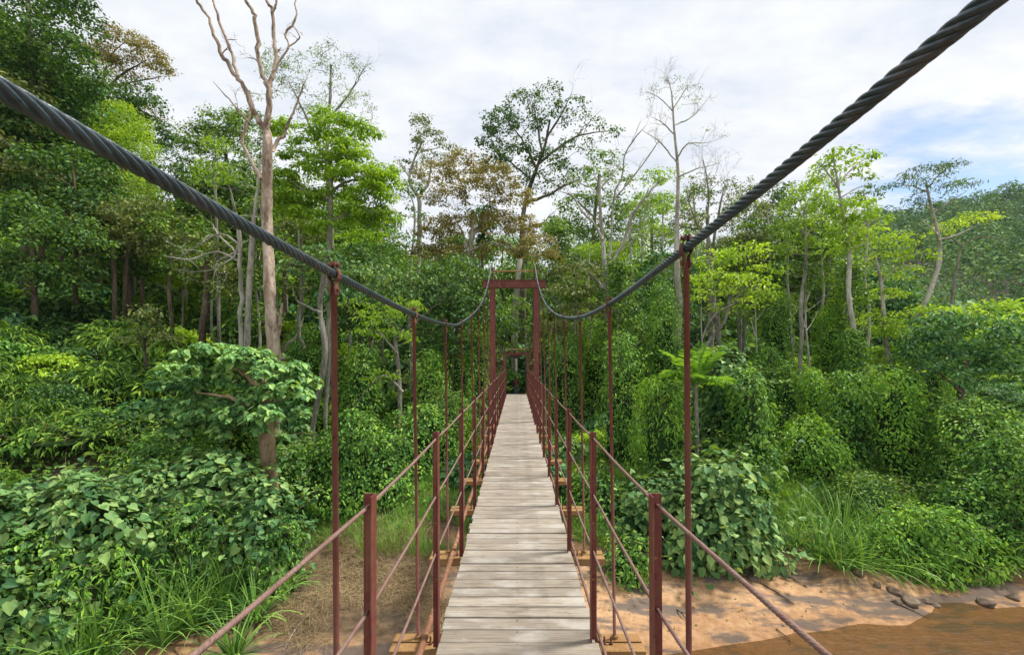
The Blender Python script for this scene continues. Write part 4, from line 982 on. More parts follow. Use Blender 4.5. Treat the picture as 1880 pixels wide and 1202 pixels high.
for a in ((1040,615,54,25,'vine','oval',4.6,'vine column in the shade just right of the tower'),(1092,590,60,27,'vinel','oval',4.4,'light green vine column behind the leafless pale tree'),(1180,600,52,26,'vine','oval',4.6,'vine column between the leafless tree and the very tall slender tree'),
   (1425,555,64,30,'vine','oval',4.2,'distant vine column left of the S-curved slim tree'),(1525,585,60,29,'vinel','oval',4.2,'distant vine column between the two tall slim trees'),(1690,640,80,22,'vine','oval',5,'vine column left of the bulging dark tree'),
   (830,620,62,25,'vine','oval',4.8,'vine column left of the tower legs'),(870,585,50,28,'mid','oval',4.2,'farther vine column just left of the tower'),(665,640,56,21.5,'vine','oval',5,'tall vine column behind the first left hanger'),(560,610,54,22.5,'vine','oval',4.8,'tall vine column right of the dead tree foot'),(790,650,50,22,'vinel','oval',5,'vine column behind the third left hanger')):
    W(*a)
# left
W(645,765,84,16,'vine','oval',6.5,'vine-covered trunk between the first and second left hangers')
W(600,800,110,16,'vine','oval',6.5,'creeper mass just left of the first left hanger',shape='dome')
W(700,800,120,17,'vine','oval',6.5,'dark creeper mass behind the nearest left railing',shape='dome')
W(545,830,80,15.6,'vine','oval',6.5,'creeper column right of the tan trunk')
W(430,745,96,14.9,'vine','oval',7,'dark creepers hanging beneath the layered big-leaved tree')
W(770,750,120,18.5,'vine','oval',6,'creeper mound behind the second left railing post',shape='dome')
W(820,720,100,20,'mid','oval',5,'leafy mound left of the tower foot',shape='dome')
W(380,850,230,13.0,'heart','heart',12,'sloping large-leaved creeper bank below the tan trunk',shape='dome',name='large_leaved_bush',cat='bush',depth=.6,dens=1.6)
W(480,905,110,12.6,'heart','heart',12,'large-leaved bush at the foot of the tan trunk',shape='dome',name='large_leaved_bush',cat='bush',depth=.8,dens=1.6)
W(250,880,220,12.2,'heart','heart',11,'large-leaved bush in the middle of the lower left thicket',shape='dome',name='large_leaved_bush',cat='bush',depth=.6,dens=1.6)
W(120,895,260,10.8,'heart','heart',14,'large round-leaved bush at the lower left',shape='dome',name='large_leaved_bush',cat='bush',depth=.7,dens=1.6)
W(-30,915,220,9.8,'heart','heart',16,'nearest large round-leaved bush at the left edge',shape='dome',name='large_leaved_bush',cat='bush',depth=.8,dens=1.6)
W(345,925,110,11.6,'vine','lance',10,'narrow-leaved creeper patch among the large leaves at the lower left')
W(60,985,120,9.9,'vine','oval',10,'small-leaved creeper patch low at the left edge')
W(215,1000,110,10.6,'vinel','lance',12,'light green narrow-leaved patch above the lower left strap plants')
W(505,960,70,12.2,'vine','oval',7,'small-leaved creepers beside the foot of the tan trunk')
W(30,790,200,17,'mid','lance',12,'feathery fern-like mound at the left edge',shape='dome')
W(200,780,200,17,'mid','lance',12,'feathery narrow-leaved mound above the lower left thicket',shape='dome')
W(330,790,150,16,'vine','oval',8,'leafy mound left of the layered big-leaved tree trunk',shape='dome')
W(1000,800,60,24,'mid','oval',5,'low leafy mound right of the bridge end',shape='dome')

# ------------------------------------------------------------------ strap-leaved plants & grass
def blades(name, centers, n, length, width, mat, parent=None, loc=(0,0,0), seed=1, droop=1.0, seg=5, up=1.0, spread=.12, tmax=1.0):
    r = np.random.default_rng(seed); loc = np.asarray(loc, float)
    c = np.repeat(np.asarray(centers, float), n, 0); N = len(c)
    a = r.uniform(0, 6.283, N); L = length * (.55 + .7 * r.random(N)); tilt = r.uniform(.08, .75, N) * tmax
    c = c + np.stack([np.cos(a), np.sin(a), np.zeros(N)], -1) * spread * r.random(N)[:, None]
    d = np.stack([np.cos(a)*np.sin(tilt), np.sin(a)*np.sin(tilt), np.cos(tilt)*up], -1); d = unit(d)
    side = np.stack([-np.sin(a), np.cos(a), np.zeros(N)], -1); V = []
    side = unit(side + r.normal(size=(N, 3)) * .25)
    p = c.copy()
    for k in range(seg + 1):
        t = k / seg; w = width * (1 - t) ** .6 * (1 if k else .6) * .5
        if k == seg: V.append(p)
        else: V.append(p - side * w); V.append(p + side * w)
        d = unit(d + np.array([0, 0, -1]) * droop * (.12 + .5 * t) * (1.6 / seg * 2)); p = p + d * L[:, None] / seg
        if up < .5: p[:, 2] = np.maximum(p[:, 2], c[:, 2] + .015 + .10 * r.random(N) ** 2)
    V = np.stack(V, 1); K = V.shape[1]
    fs = [(2*k, 2*k+1, 2*k+3, 2*k+2) for k in range(seg - 1)]
    base = np.arange(N)[:, None] * K
    fl = np.array([i for f in fs for i in f] + [2*seg-2, 2*seg-1, 2*seg]); st = np.array([4*k for k in range(seg)])
    return mesh_np(name, V.reshape(-1, 3), (base + fl[None]).ravel(), (np.arange(N)[:, None] * len(fl) + st[None]).ravel(), M[mat], parent, True)
def clump(px, py, d, n, L, w, label, mat='blade', seed=1, name='strap_leaved_plant', droop=1.0, grp='strap-leaved plants along the water'):
    x = (px - CX) / F * d; g = float(ground(x, d)); T_ = empty(name, (x, d, g), label, 'plant', grp)
    L *= 1.45; n = int(n * 1.5); w *= 1.45
    blades('leaves', [(0, 0, .02)], n, L, w, mat, T_, seed=seed, droop=droop * 1.15, tmax=1.45, seg=6, spread=.2)
    m = MB(); m.tube([(0, 0, -.1), (.02, 0, .12)], [.06, .035], 7); m.build('stem', M['bark_brown'], T_)
for i, (px, d, n, L, lb) in enumerate([(1508,13.9,90,1.35,'arching strap-leaved clump beside the earth path, leftmost on the right bank'),(1585,13.6,70,1.2,'yellow-based strap-leaved clump next to the leftmost one'),(1640,14.3,90,1.5,'dark strap-leaved clump before the overhanging bush'),
   (1545,15,80,1.5,'tall strap-leaved clump behind the leftmost right-bank ones'),(1650,13.5,50,.9,'small reedy clump at the stones by the water'),(1795,14.1,90,1.2,'drooping strap-leaved clump over the water near the right edge'),(1850,14.6,80,1.3,'strap-leaved clump at the far right edge of the bank'),(1830,13.9,60,.9,'low reedy clump below the right-edge plants'),
   (230,10.6,85,1.5,'broad strap-leaved clump at the lower left'),(300,10.2,75,1.35,'strap-leaved clump at the bottom edge, second from the left'),(360,10.7,70,1.2,'strap-leaved clump near the bottom, third from the left'),(415,11.3,60,1.3,'tall thin reed clump behind the lower left strap plants'),(1460,14.6,60,1.0,'arching strap-leaved clump at the head of the earth path'),(1720,14.4,60,1.0,'strap-leaved clump poking from the overhanging bush'),(1545,13.5,55,.9,'short yellow-green strap clump at the top edge of the sand'),(180,9.8,70,1.4,'dark strap-leaved clump in the bottom left shade'),(430,9.9,55,.7,'short dark clump beside the lower left sand'),
   (1430,15.5,60,1.1,'grassy clump above the earth path'),(1380,15.2,60,1.1,'grassy clump left of the earth path'),(1030,17,60,1.1,'grassy clump seen through the right railing'),(140,9.4,70,1.1,'strap-leaved clump in the bottom left corner shade'),(520,12.0,50,.8,'weedy green clump growing from the straw left of the bridge'),(470,11.0,50,.9,'weedy clump at the left end of the straw'),(1480,16,60,1.0,'long grass clump above the middle of the earth path'),(1700,15,70,1.0,'long grass clump behind the overhanging bush'),(1760,15.2,70,1.1,'long grass clump among the right bank bushes')]):
    clump(px, 0, d, n, L, .032, lb, seed=50+i, droop=1.0 if i % 2 else .8)

T('airy_backdrop_tree', 'airy mid green tree behind the leafless pale tree on the skyline', 'tree', 40, [(1085,640,8),(1088,500,8),(1092,400,6),(1100,320,4)],
  limbs=[[(1092,400,4),(1060,370,3),(1040,350,2)],[(1096,350,3),(1130,320,2)]],
  blobs=[(1110,300,34,24,.9),(1075,330,34,24,.8),(1130,335,36,24,.8),(1060,375,40,26,1.1),(1115,380,44,26,1.1),(1150,400,34,24,1.0),(1040,420,44,30,1.3),(1100,430,50,30,1.3)], rc=10, leaf=4, mat='mid', bark_='bark_grey')
T('airy_backdrop_tree', 'blue-green skyline tree between the leafless tree and the very tall slender one', 'tree', 42, [(1200,640,8),(1198,500,7),(1196,400,5)],
  blobs=[(1195,330,28,18,1.0),(1225,325,26,16,.8),(1180,375,40,26,1.2),(1220,380,40,26,1.2),(1190,430,50,30,1.4),(1240,440,40,30,1.3)], rc=10, leaf=4, mat='bright', bark_='bark_grey')
T('airy_backdrop_tree', 'bushy skyline tree behind the crossing of the right cable and slim S-curved tree', 'tree', 38, [(1410,640,8),(1412,500,7),(1415,420,5)],
  blobs=[(1400,360,36,20,1.1),(1430,385,36,26,1.2),(1395,420,44,28,1.3),(1445,350,26,16,1.0),(1440,430,40,28,1.3),(1375,390,30,22,1.0)], rc=10, leaf=4, mat='deep', bark_='bark_grey')
T('airy_backdrop_tree', 'leafy skyline tree between the first slim tree and the tiered slender one', 'tree', 36, [(1525,640,8),(1522,500,7),(1520,440,5)],
  blobs=[(1505,340,34,20,1.2),(1520,380,44,26,1.3),(1500,430,50,30,1.3),(1550,440,40,26,1.2),(1600,440,40,20,1.1)], rc=10, leaf=4.2, mat='bright', bark_='bark_grey')
T('dense_backdrop_tree', 'tall dense tree just left of the bright green tree, behind the dead trunk', 'tree', 33, [(520,640,8),(522,500,7),(524,400,5)],
  blobs=[(520,430,44,30,1.3),(560,470,44,26,1.2),(480,420,40,30,1.2),(530,380,36,24,1.0)], rc=11, leaf=4.6, mat='mid', bark_='bark_brown')
T('dense_backdrop_tree', 'dense green tree right of the bright green tree, below the gap of sky', 'tree', 32, [(680,640,8),(682,540,7),(684,480,5)],
  blobs=[(680,450,44,24,1.2),(720,440,34,24,1.2),(650,470,40,24,1.2),(735,480,34,20,1.1),(700,490,44,20,1.2)], rc=11, leaf=4.6, mat='vine', bark_='bark_brown')
T('dense_backdrop_tree', 'dense green tree filling the lower part of the tower opening', 'tree', 43, [(985,700,9),(985,620,8),(985,560,6)],
  blobs=[(985,600,30,30,1.4),(925,600,28,36,1.4),(960,640,34,24,1.4),(900,640,30,30,1.3),(1010,640,30,30,1.3),(950,560,24,22,.9)], rc=10, leaf=4.5, mat='mid', bark_='bark_grey')

for k, (px, d, top, lb) in enumerate([(1083,33,505,'just right of the tower'),(1160,35,440,'right of the leafless tree'),(1185,38,420,'second right of the leafless tree'),(1215,36,430,'left of the very tall slender tree'),(1280,37,400,'behind the yellow-green tree, left one'),
    (1365,36,420,'behind the yellow-green tree, right one'),(1415,34,430,'left of the S-curved slim tree'),(1510,33,430,'right of the S-curved slim tree'),(1592,32,400,'right of the tiered slender tree'),(757,38,395,'left of the tall forked tree'),(702,36,440,'in the gap left of the tall forked tree'),(548,30,420,'right of the tall dead tree'),(340,32,430,'left of the stout brown trunk')]):
    r5 = random.Random(k); b = 640 + r5.uniform(-20, 30)
    T('thin_pale_tree', 'thin straight pale tree ' + lb, 'tree', d, [(px, b + 30, 6.5), (px + r5.uniform(-4, 4), b - 60, 6), (px + r5.uniform(-6, 6), (b + top) / 2, 5), (px + r5.uniform(-6, 6), top, 3.5), (px + r5.uniform(-9, 9), top - 50, 2.5)],
      blobs=[(px, top - 40, 26, 22, .8), (px + r5.uniform(-16, 16), top, 28, 16, .7), (px + r5.uniform(-14, 14), top + 50, 22, 12, .5)], rc=9, leaf=4, mat=r5.choice(['mid', 'bright', 'olive']), bark_='bark_pale', group='thin pale forest trees')

# palm
def palm(px, py, d, label):
    x = (px - CX) / F * d; g = float(ground(x, d)); z = H - (py - CY) / F * d
    T_ = empty('small_palm', (x, d, g), label, 'palm'); r = np.random.default_rng(5)
    m = MB(); m.tube(smooth_path([(0,0,-.2),(.05,0,(z-g)*.5),(0,0,z-g)], 10), np.linspace(.10,.07,10), 8); m.build('trunk', M['bark_grey'], T_, True)
    for k in range(15):
        a = k / 15 * 6.283 + r.uniform(-.2, .2); el = r.uniform(.35, 1.35); L = 1.75 * r.uniform(.85, 1.1)
        dr = np.array([math.cos(a)*math.cos(el), math.sin(a)*math.cos(el), math.sin(el)]); q = [np.array([0,0,z-g])]
        for i in range(9): q.append(q[-1] + dr * L / 9); dr = unit(dr + np.array([0,0,-.13]))
        q = np.array(q); f = MB(); f.tube(q, np.linspace(.018, .004, 10), 5)
        fr_ = f.build('frond', M['blade'], T_, True)
        n = 26; t = np.linspace(.10, .98, n); u = t * 9; i0 = np.minimum(u.astype(int), 8); pp = q[i0] + (q[i0+1] - q[i0]) * (u - i0)[:, None]
        tan = unit(q[i0+1] - q[i0]); sd = unit(np.cross(tan, [0,0,1.0])); nn = np.cross(sd, tan)
        P2 = np.vstack([pp, pp]); A2 = np.vstack([sd + tan * .7 + [0,0,-.25], -sd + tan * .7 + [0,0,-.25]]); N2 = np.vstack([nn, nn]) + r.normal(size=(2*n, 3)) * .12
        sz = np.concatenate([np.sin(t * 2.6 + .35)] * 2) * .50 + .06
        leaves('leaflets', P2, N2, A2, sz, 'palm', M['vinel'], fr_)
TPL['palm'] = ([(0,0,0),(.45,.075,.02),(1,0,-.20),(.45,-.075,.02)], [(0,1,2),(0,2,3)])
palm(1277, 705, 17.2, 'small fan-shaped palm with arching bright green fronds behind the first right hanger')

# ground cover (uncountable)
def cover():
    r = np.random.default_rng(77); N = 150000
    p = r.uniform(-150, 2030, N); d = 12.5 * (60 / 12.5) ** (r.random(N) ** .9); x = (p - CX) / F * d
    g = ground(x, d); bump_ = .25 * np.sin(x*1.9+1)*np.sin(d*1.7) + .18*np.sin(x*4.1+d*2.3) + .12*np.sin(d*5.3-x*3.7)
    keep = (g > -3.75 + .25*np.sin(x*2.1)) & ~((d > 20.5) & (d < 46) & (x > -.75) & (x < .95)) & (bump_ > -.28)
    keep &= ~((d < 17.2) & (x > -6.0) & (x < -.6) & (r.random(N) < .8))
    keep &= ~((d < 18.5) & (x > 7.3) & (x < 9.6) & (r.random(N) < .92))
    x, d, g, b = x[keep], d[keep], g[keep], bump_[keep]; n = len(x)
    pos = np.stack([x, d, g + .08 + np.clip(b, 0, 1) * .8 + r.random(n) * .22], -1)
    nrm = unit(np.array([0, -.25, 1.0]) + r.normal(size=(n, 3)) * .5); ax = unit(r.normal(size=(n, 3)) + [0, -.5, -.5])
    tag(leaves('ground_cover', pos, nrm, ax, (.07 + .0045*d) * (.6 + .8*r.random(n)), 'oval', M['vine']), 'low leafy creepers carpeting the slope', 'ground cover', kind='stuff')
    # green grass on the right bank and below the left railing
    def field(name, n, xr, dr, L, w, mat, label, seed, cond=None, droop=.9, up=1.0, cat='grass'):
        q = np.random.default_rng(seed); X = q.uniform(*xr, n); Y = q.uniform(*dr, n)
        G = ground(X, Y); k = (G > -4.25)
        if cond is not None: k &= cond(X, Y, G, q)
        X, Y, G = X[k], Y[k], G[k]
        tag(blades(name, np.stack([X, Y, G], -1), 7, L, w, mat, seed=seed, droop=droop, seg=3, up=up), label, cat, kind='stuff')
    no_path = lambda X, Y, G, q: ~((Y > 20.5) & (X > -.8) & (X < 1.0)) & (np.sin(X*1.7+Y)*np.sin(Y*1.3-X*.6) > -.45) & ~((Y < 18.3) & (X > 7.5) & (X < 9.3))
    field('bank_grass', 9000, (2.0, 16.5), (14.0, 20.5), .85, .018, 'grass', 'long green grass over the right bank', 5, no_path)
    field('shade_grass', 5200, (-7.5, -.6), (11.6, 19.5), .42, .014, 'grass', 'green grass on the slope under the left railing', 6, no_path)
    field('meadow_grass', 2400, (-3.5, 7), (17, 27), .55, .02, 'grass', 'tall grass around the foot of the far portal', 8, no_path)
    field('dry_straw', 2600, (-5.8, -.6), (10.6, 15.5), .55, .009, 'straw', 'flattened dry straw littering the ground left below the bridge', 7, lambda X, Y, G, q: (G > -4.85) & (np.sin(X*1.1+.5)*np.sin(Y*1.4) + .5*np.sin(X*2.7+Y*1.9) > -.35), 1.3, .12, 'straw')
    field('dry_scrub', 900, (-6.5, -.7), (11.0, 14.5), .45, .007, 'straw', 'standing dry stems and scrub beside the deck on the left', 19, lambda X, Y, G, q: (G > -4.9), 1.0, .75, 'scrub')
    field('dry_stems', 900, (1.2, 5.0), (11.2, 13.8), .35, .007, 'straw', 'dry straw and litter at the back of the sand', 9, lambda X, Y, G, q: (G > -4.75), 1.3, .12, 'straw')
cover()
# straw below -4.25 near the sand: second lower sheet of litter
def litter():
    q = np.random.default_rng(12); n = 3000; X = q.uniform(-8.5, -.9, n); Y = q.uniform(10.2, 13.6, n)
    k = (np.sin(X*1.3)*np.sin(Y*2.1+.6) > -.25) & (Y > 10.6 + .5*np.sin(X*1.7)); X, Y = X[k], Y[k]
    tag(blades('straw_litter', np.stack([X, Y, ground(X, Y)], -1), 7, .5, .008, 'straw', seed=13, droop=1.4, seg=3, up=.08), 'matted dry straw beside the sand patch at the bottom', 'straw', kind='stuff')
    X = q.uniform(1.2, 9.5, 260); Y = q.uniform(10.8, 14, 260); k = ground(X, Y) > -4.9; X, Y = X[k], Y[k]
    tag(leaves('fallen_leaves', np.stack([X, Y, ground(X, Y)+.012], -1), np.tile([0,0,1.], (len(X),1))+q.normal(size=(len(X),3))*.2, q.normal(size=(len(X),3)), q.uniform(.03,.10,len(X)), 'oval', M['rust']), 'brown fallen leaves scattered over the sand', 'leaf litter', kind='stuff')
litter()

# rocks and driftwood
def rock(px, py, wpx, label, seed, flat=.6):
    # place where the ray meets the ground
    d = 12.0
    for _ in range(30): 
        x = (px - CX) / F * d; g = float(ground(x, d)); d = d * .5 + .5 * (F * (H - g) / (py - CY))
    s = d / F; r = np.random.default_rng(seed); R = wpx * s / 2
    import bmesh
    bm = bmesh.new(); bmesh.ops.create_icosphere(bm, subdivisions=3, radius=R)
    pl = [unit(r.normal(size=3)) for _ in range(9)]
    for v in bm.verts:
        c = np.array(v.co); 
        for p in pl:
            k = c @ p - R * .72
            if k > 0: c = c - p * k * .9
        v.co = Vector(c * [1, .8, flat])
    me = bpy.data.meshes.new('river_rock'); bm.to_mesh(me); bm.free(); me.materials.append(M['rock'])
    o = bpy.data.objects.new('river_rock', me); o.location = (x, d, g + R * flat * .25); o.rotation_euler = (0, 0, r.uniform(0, 6)); link(o); tag(o, label, 'rock', 'rocks at the edge of the river')
for i, a in enumerate([(1383,1062,26,'dark brown rock lying alone under the large-leaved bush'),(1672,1105,34,'largest pale rock at the waterline right of the sand'),(1650,1090,20,'small rock against the largest waterline rock'),(1648,1106,18,'small flat stone left of the largest waterline rock'),
   (1575,1053,24,'brown stone half under the strap-leaved clumps'),(1700,1104,22,'grey stone right of the largest waterline rock'),(1718,1112,16,'small dark stone at the water, right of the grey one'),(1810,1108,30,'flat grey stone in the shallows near the right edge'),(1640,1085,26,'wet stone below the reedy clump'),(1610,1075,18,'pebble-sized stone between two clumps'),
   (1860,1098,22,'dark stone at the right edge of the water'),(1478,1076,9,'tiny white stone in the middle of the sand'),(1508,1086,6,'tiniest white pebble on the sand'),(1438,1148,6,'pale pebble near the bottom of the sand')]):
    rock(*a, seed=90 + i)
def stick(p0, p1, w, label, mat='wet_wood', bend=.04, seed=1):
    pts = []
    for (px, py) in (p0, p1):
        d = 12.0
        for _ in range(30):
            x = (px - CX) / F * d; g = float(ground(x, d)); d = d * .5 + .5 * (F * (H - g) / (py - CY))
        pts.append(np.array([x, d, g + .02]))
    r = np.random.default_rng(seed); m = MB(); mid = (pts[0] + pts[1]) / 2 + r.normal(size=3) * bend; mid[2] = max(mid[2], float(ground(mid[0], mid[1])) + .02)
    b = pts[0].copy(); q = smooth_path([pts[0], mid, pts[1]], 12); m.tube(q - b, np.linspace(w, w * .4, 12), 6)
    for k in (4, 7): 
        e = q[k] + r.normal(size=3) * .12; e[2] = q[k][2] + .06; m.tube([q[k] - b, e - b], [w * .5, w * .2], 5)
    o = m.build('driftwood_stick', M[mat], None, True); o.location = b
    tag(o, label, 'stick', 'driftwood lying on the sand')
stick((1395,1070),(1458,1110),.016,'thin black stick curving across the upper sand',seed=1)
stick((1636,1103),(1706,1136),.016,'straight dark branch pointing into the water right of the sand',seed=2)
stick((1425,1155),(1450,1185),.014,'small dark twig near the bottom of the sand',seed=3)
stick((1243,1120),(1262,1140),.02,'short dark stick behind the first right hanger',seed=4)
stick((520,1195),(600,1090),.014,'pale crooked branch lying over the straw at the bottom left',mat='bark_pale',bend=.15,seed=5)
stick((440,1200),(480,1130),.012,'pale thin branch left of the crooked one',mat='bark_pale',bend=.1,seed=6)
stick((262,1150),(345,1215),.03,'curved brown stem at the foot of the lower left plants',mat='bark_tan',bend=.1,seed=7)
stick((1760,985),(1850,1010),.05,'grey fallen log half hidden in the right bank plants',mat='bark_brown',bend=.05,seed=8)

# ------------------------------------------------------------------ distant forested hill (reads as one mass)
def far_forest():
    r = np.random.default_rng(404); n = 3700
    y = 66 + 350 * r.random(n) ** .8; x = y * r.uniform(-1.25, 1.35, n)
    k = (x / y > .35) | (r.random(n) < .6); x, y = x[k], y[k]
    g = ground(x, y); R = r.uniform(3.0, 7.5, len(x))
    per = 170
    cc = np.stack([x, y, g + R * .9 + r.uniform(0, 6, len(x)) * np.clip((y - 70) / 60, 0, 1)], -1)
    rel = unit(r.normal(size=(len(x) * per, 3))); rel[:, 2] = np.abs(rel[:, 2]) * 1.2 - .35
    lum = (1 + .25 * np.sin(rel[:, 0:1] * 5 + np.repeat(x, per)[:, None]) * np.cos(rel[:, 1:2] * 4))
    pos = np.repeat(cc, per, 0) + rel * np.repeat(R, per)[:, None] * lum * (.72 + .36 * r.random((len(rel), 1)))
    nrm = unit(rel + [0, 0, .5] + r.normal(size=rel.shape) * .4); ax = unit(np.cross(nrm, r.normal(size=rel.shape)))
    sz = np.repeat(R * np.clip(y / 170, .45, 1), per) * .20 * (.5 + r.random(len(rel)))
    o = leaves('far_forest', pos, nrm, ax, sz, 'rhomb', M['far'])
    tag(o, 'unbroken bluish-green forest covering the distant hillside', 'forest', kind='stuff')
M['far'] = leaf_mat('far_forest_green', C(.010,.034,.018), C(.032,.080,.030), C(.095,.155,.042), None, .15, .7, .16, .35, 2.0)
far_forest()

# ------------------------------------------------------------------ person
def person():
    d = 38.0; x = (947.5 - CX) / F * d; g = float(ground(x, d)) + .03
    T_ = empty('person', (x, d, g), 'person in a red shirt and blue jeans standing on the path beyond the bridge', 'person')
    T_.rotation_euler = (0, 0, math.radians(100))       # faces to the right of the picture
    def skin(name, V, E, R, mat, parent, sub=1):
        me = bpy.data.meshes.new(name); me.from_pydata(V, E, []); o = bpy.data.objects.new(name, me); link(o, parent)
        o.modifiers.new('skin', 'SKIN'); o.modifiers['skin'].use_smooth_shade = True
        for i, q in enumerate(R): me.skin_vertices[0].data[i].radius = (q, q) if not isinstance(q, tuple) else q
        me.skin_vertices[0].data[0].use_root = True
        s = o.modifiers.new('sub', 'SUBSURF'); s.levels = sub; s.render_levels = sub; me.materials.append(M[mat]); return o
    V = [(0,0,.92),(0,.0,1.10),(0,0,1.32),(0,.01,1.45),(0,-.01,1.52),(0,-.03,1.62),(0,-.02,1.70),
         (.17,0,1.40),(.22,.02,1.15),(.20,-.16,.98),(.19,-.22,.93),(-.17,0,1.40),(-.22,.03,1.15),(-.20,-.10,.95),(-.19,-.15,.89),
         (.09,-.02,.88),(.10,-.12,.50),(.10,-.02,.09),(.10,-.15,.04),(-.09,.02,.88),(-.10,.04,.48),(-.10,.20,.12),(-.10,.08,.05)]
    E = [(0,1),(1,2),(2,3),(3,4),(4,5),(5,6),(2,7),(7,8),(8,9),(9,10),(2,11),(11,12),(12,13),(13,14),(0,15),(15,16),(16,17),(17,18),(0,19),(19,20),(20,21),(21,22)]
    R = [.12,.12,.13,.055,.05,.085,.07,.055,.042,.032,.03,.055,.042,.032,.03,.085,.062,.045,.04,.085,.062,.045,.04]
    # fingers on both hands
    for hi, sgn in ((10, 1), (14, -1)):
        b = V[hi]
        for k, L in enumerate((.07, .08, .075, .06)):
            V.append((b[0] + (.022 * k - .033) * .8, b[1] - .035, b[2] - .02)); V.append((V[-1][0], b[1] - .045, b[2] - .02 - L)); n = len(V)
            E += [(hi, n - 2), (n - 2, n - 1)]; R += [.010, .008]
        V.append((b[0] - sgn * .04, b[1] - .02, b[2] - .05)); E.append((hi, len(V) - 1)); R.append(.010)
    body = skin('body', V, E, R, 'skin', T_)
    m = MB(); m.tube([(0,-.115,1.625),(0,-.135,1.605)], [.012,.016], 6); m.build('nose', M['skin'], body)
    for s in (-1, 1):
        m = MB(); m.tube([(s*.03,-.105,1.645),(s*.03,-.112,1.645)], .010, 6); m.build('eye', M['hair'], body)
        m = MB(); m.tube([(s*.080,-.01,1.63),(s*.098,-.005,1.63)], .022, 6); m.build('ear', M['skin'], body)
    m = MB(); m.tube([(-.022,-.112,1.578),(.022,-.112,1.578)], .006, 6); m.build('mouth', M['shirt'], body)
    skin('hair', [(0,.0,1.74),(0,.05,1.68),(0,.06,1.61)], [(0,1),(1,2)], [.075,.085,.05], 'hair', T_)
    skin('shirt', [(0,0,.95),(0,0,1.12),(0,0,1.34),(0,.0,1.43),(.17,0,1.40),(.225,.02,1.20),(-.17,0,1.40),(-.225,.03,1.20)], [(0,1),(1,2),(2,3),(2,4),(4,5),(2,6),(6,7)], [.145,.14,.15,.07,.075,.065,.075,.065], 'shirt', T_)
    skin('jeans', [(0,0,.93),(.09,-.02,.86),(.10,-.12,.50),(.10,-.02,.14),(-.09,.02,.86),(-.10,.04,.48),(-.10,.19,.17)], [(0,1),(1,2),(2,3),(0,4),(4,5),(5,6)], [.14,.10,.078,.062,.10,.078,.062], 'jeans', T_)
    for s, yy, zz in ((1, -.06, .04), (-1, .16, .06)):
        m = MB(); m.tube([(s*.10, yy+.09, zz), (s*.10, yy, zz+.01), (s*.10, yy-.13, zz-.01)], [.045,.05,.035], 8); m.build('shoe', M['sole'], T_, True)
    bp = empty('backpack', (x, d, g), 'dark hiking backpack worn by the person in red', 'backpack'); bp.rotation_euler = T_.rotation_euler
    m = MB(); q = [(0,.24,.98),(0,.26,1.08),(0,.26,1.28),(0,.24,1.44),(0,.22,1.50)]
    m.tube(q, [.11,.15,.16,.13,.06], 12); m.build('pack_body', M['pack'], bp, True)
    for s in (-1, 1):
        m = MB(); m.tube(smooth_path([(s*.09,.16,1.42),(s*.11,.0,1.50),(s*.10,-.15,1.38),(s*.10,-.14,1.2),(s*.12,.1,1.05)], 14), .022, 6); m.build('shoulder_strap', M['pack'], bp, True)
person()

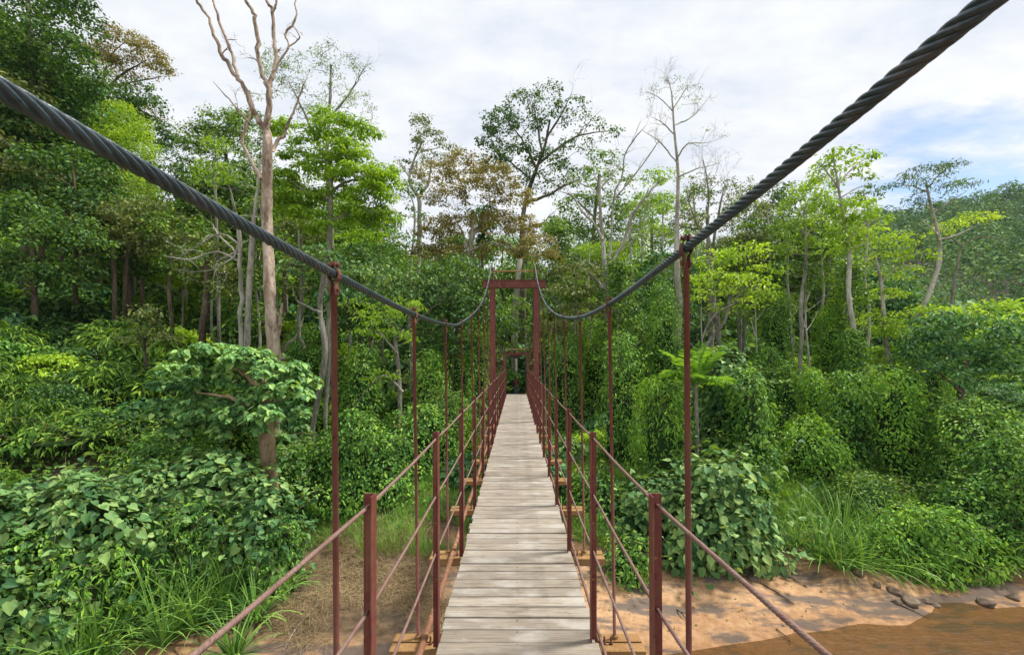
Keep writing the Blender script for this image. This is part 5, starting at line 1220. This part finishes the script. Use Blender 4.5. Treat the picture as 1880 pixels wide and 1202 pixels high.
# ------------------------------------------------------------------ sky, sun, haze, camera
SUN_EL, SUN_AZ = 60, 75      # azimuth measured from +Y clockwise (towards +X)
def world():
    w = bpy.data.worlds.new('World'); SC.world = w; w.use_nodes = True; nt = w.node_tree; nt.nodes.clear()
    out = nt.nodes.new('ShaderNodeOutputWorld'); bg = nt.nodes.new('ShaderNodeBackground')
    sky = nt.nodes.new('ShaderNodeTexSky'); sky.sky_type = 'NISHITA'; sky.sun_disc = False
    sky.sun_elevation = math.radians(SUN_EL); sky.sun_rotation = math.radians(SUN_AZ); sky.air_density = 1.0; sky.dust_density = .6
    tc = nt.nodes.new('ShaderNodeTexCoord'); sep = nt.nodes.new('ShaderNodeSeparateXYZ'); nt.links.new(tc.outputs['Generated'], sep.inputs[0])
    z = math_n(nt, 'ADD', math_n(nt, 'MAXIMUM', sep.outputs[2], 0.0), .16)
    cb = nt.nodes.new('ShaderNodeCombineXYZ'); nt.links.new(math_n(nt, 'DIVIDE', sep.outputs[0], z), cb.inputs[0]); nt.links.new(math_n(nt, 'DIVIDE', sep.outputs[1], z), cb.inputs[1])
    n1 = noise(nt, .75, 8, cb.outputs[0], (1, 1.3, 1), .58); n2 = noise(nt, 2.6, 7, cb.outputs[0], (1, 1.5, 1), .6)
    # the break in the cloud, low on the right
    vm = nt.nodes.new('ShaderNodeVectorMath'); vm.operation = 'DOT_PRODUCT'; nt.links.new(tc.outputs['Generated'], vm.inputs[0]); vm.inputs[1].default_value = tuple(unit(np.array([1.03, 1.0, .40])))
    mr = nt.nodes.new('ShaderNodeMapRange'); nt.links.new(vm.outputs['Value'], mr.inputs[0]); mr.inputs[1].default_value = .968; mr.inputs[2].default_value = 1.0; mr.inputs[3].default_value = .0; mr.inputs[4].default_value = .17
    cov = math_n(nt, 'ADD', math_n(nt, 'MULTIPLY', n1, .55), math_n(nt, 'MULTIPLY', n2, .45))
    cov = math_n(nt, 'SUBTRACT', math_n(nt, 'ADD', cov, .13), mr.outputs[0])
    mask = ramp(nt, cov, [(.36, (0,0,0)), (.50, (1,1,1))])
    sc_ = nt.nodes.new('ShaderNodeVectorMath'); sc_.operation = 'SCALE'; nt.links.new(sky.outputs[0], sc_.inputs[0]); sc_.inputs['Scale'].default_value = SKYS
    cloud = ramp(nt, n2, [(.30, (.64,.70,.80)), (.47, (.77,.805,.86)), (.62, (.87,.885,.91))])
    col = mix(nt, sc_.outputs[0], cloud, mask)
    nt.links.new(col, bg.inputs[0]); bg.inputs[1].default_value = 1.0; nt.links.new(bg.outputs[0], out.inputs[0])
SKYS = .15
world()
sl = bpy.data.lights.new('sun', 'SUN'); sl.energy = 5.0; sl.angle = math.radians(10); sl.color = (1, .96, .89)
so = bpy.data.objects.new('sun', sl); link(so)
az, el = math.radians(SUN_AZ), math.radians(SUN_EL)
sd = Vector((math.sin(az) * math.cos(el), math.cos(az) * math.cos(el), math.sin(el)))
so.rotation_euler = sd.to_track_quat('Z', 'Y').to_euler()

def haze():
    m, nt, out = newmat('haze_air'); v = nt.nodes.new('ShaderNodeVolumePrincipled'); v.inputs['Color'].default_value = (.80,.88,1,1); v.inputs['Density'].default_value = HZ
    v.inputs['Anisotropy'].default_value = .2
    nt.links.new(v.outputs[0], out.inputs['Volume'])
    mb = MB(); mb.box((25, 250, 70), (1500, 800, 160)); tag(mb.build('haze', m), 'thin pale air softening the distant hill', 'haze', kind='stuff')
HZ = .00010
if HZ: haze()
cam = bpy.data.cameras.new('camera'); co = bpy.data.objects.new('camera', cam); link(co)
co.location = (0, 0, H); co.rotation_euler = (math.radians(90), 0, 0)
cam.sensor_fit = 'HORIZONTAL'; cam.sensor_width = 36; cam.lens = F / 1880 * 36
cam.shift_x = -(CX - 940) / 1880; cam.shift_y = (CY - 601) / 1880
cam.clip_start = .05; cam.clip_end = 5000
SC.camera = co
SC.view_settings.view_transform = 'Standard'; SC.view_settings.look = 'None'; SC.view_settings.gamma = 1; SC.view_settings.exposure = 0.2
SC.render.engine = 'CYCLES'
SC.cycles.max_bounces = 6; SC.cycles.diffuse_bounces = 3; SC.cycles.transmission_bounces = 4; SC.cycles.transparent_max_bounces = 8
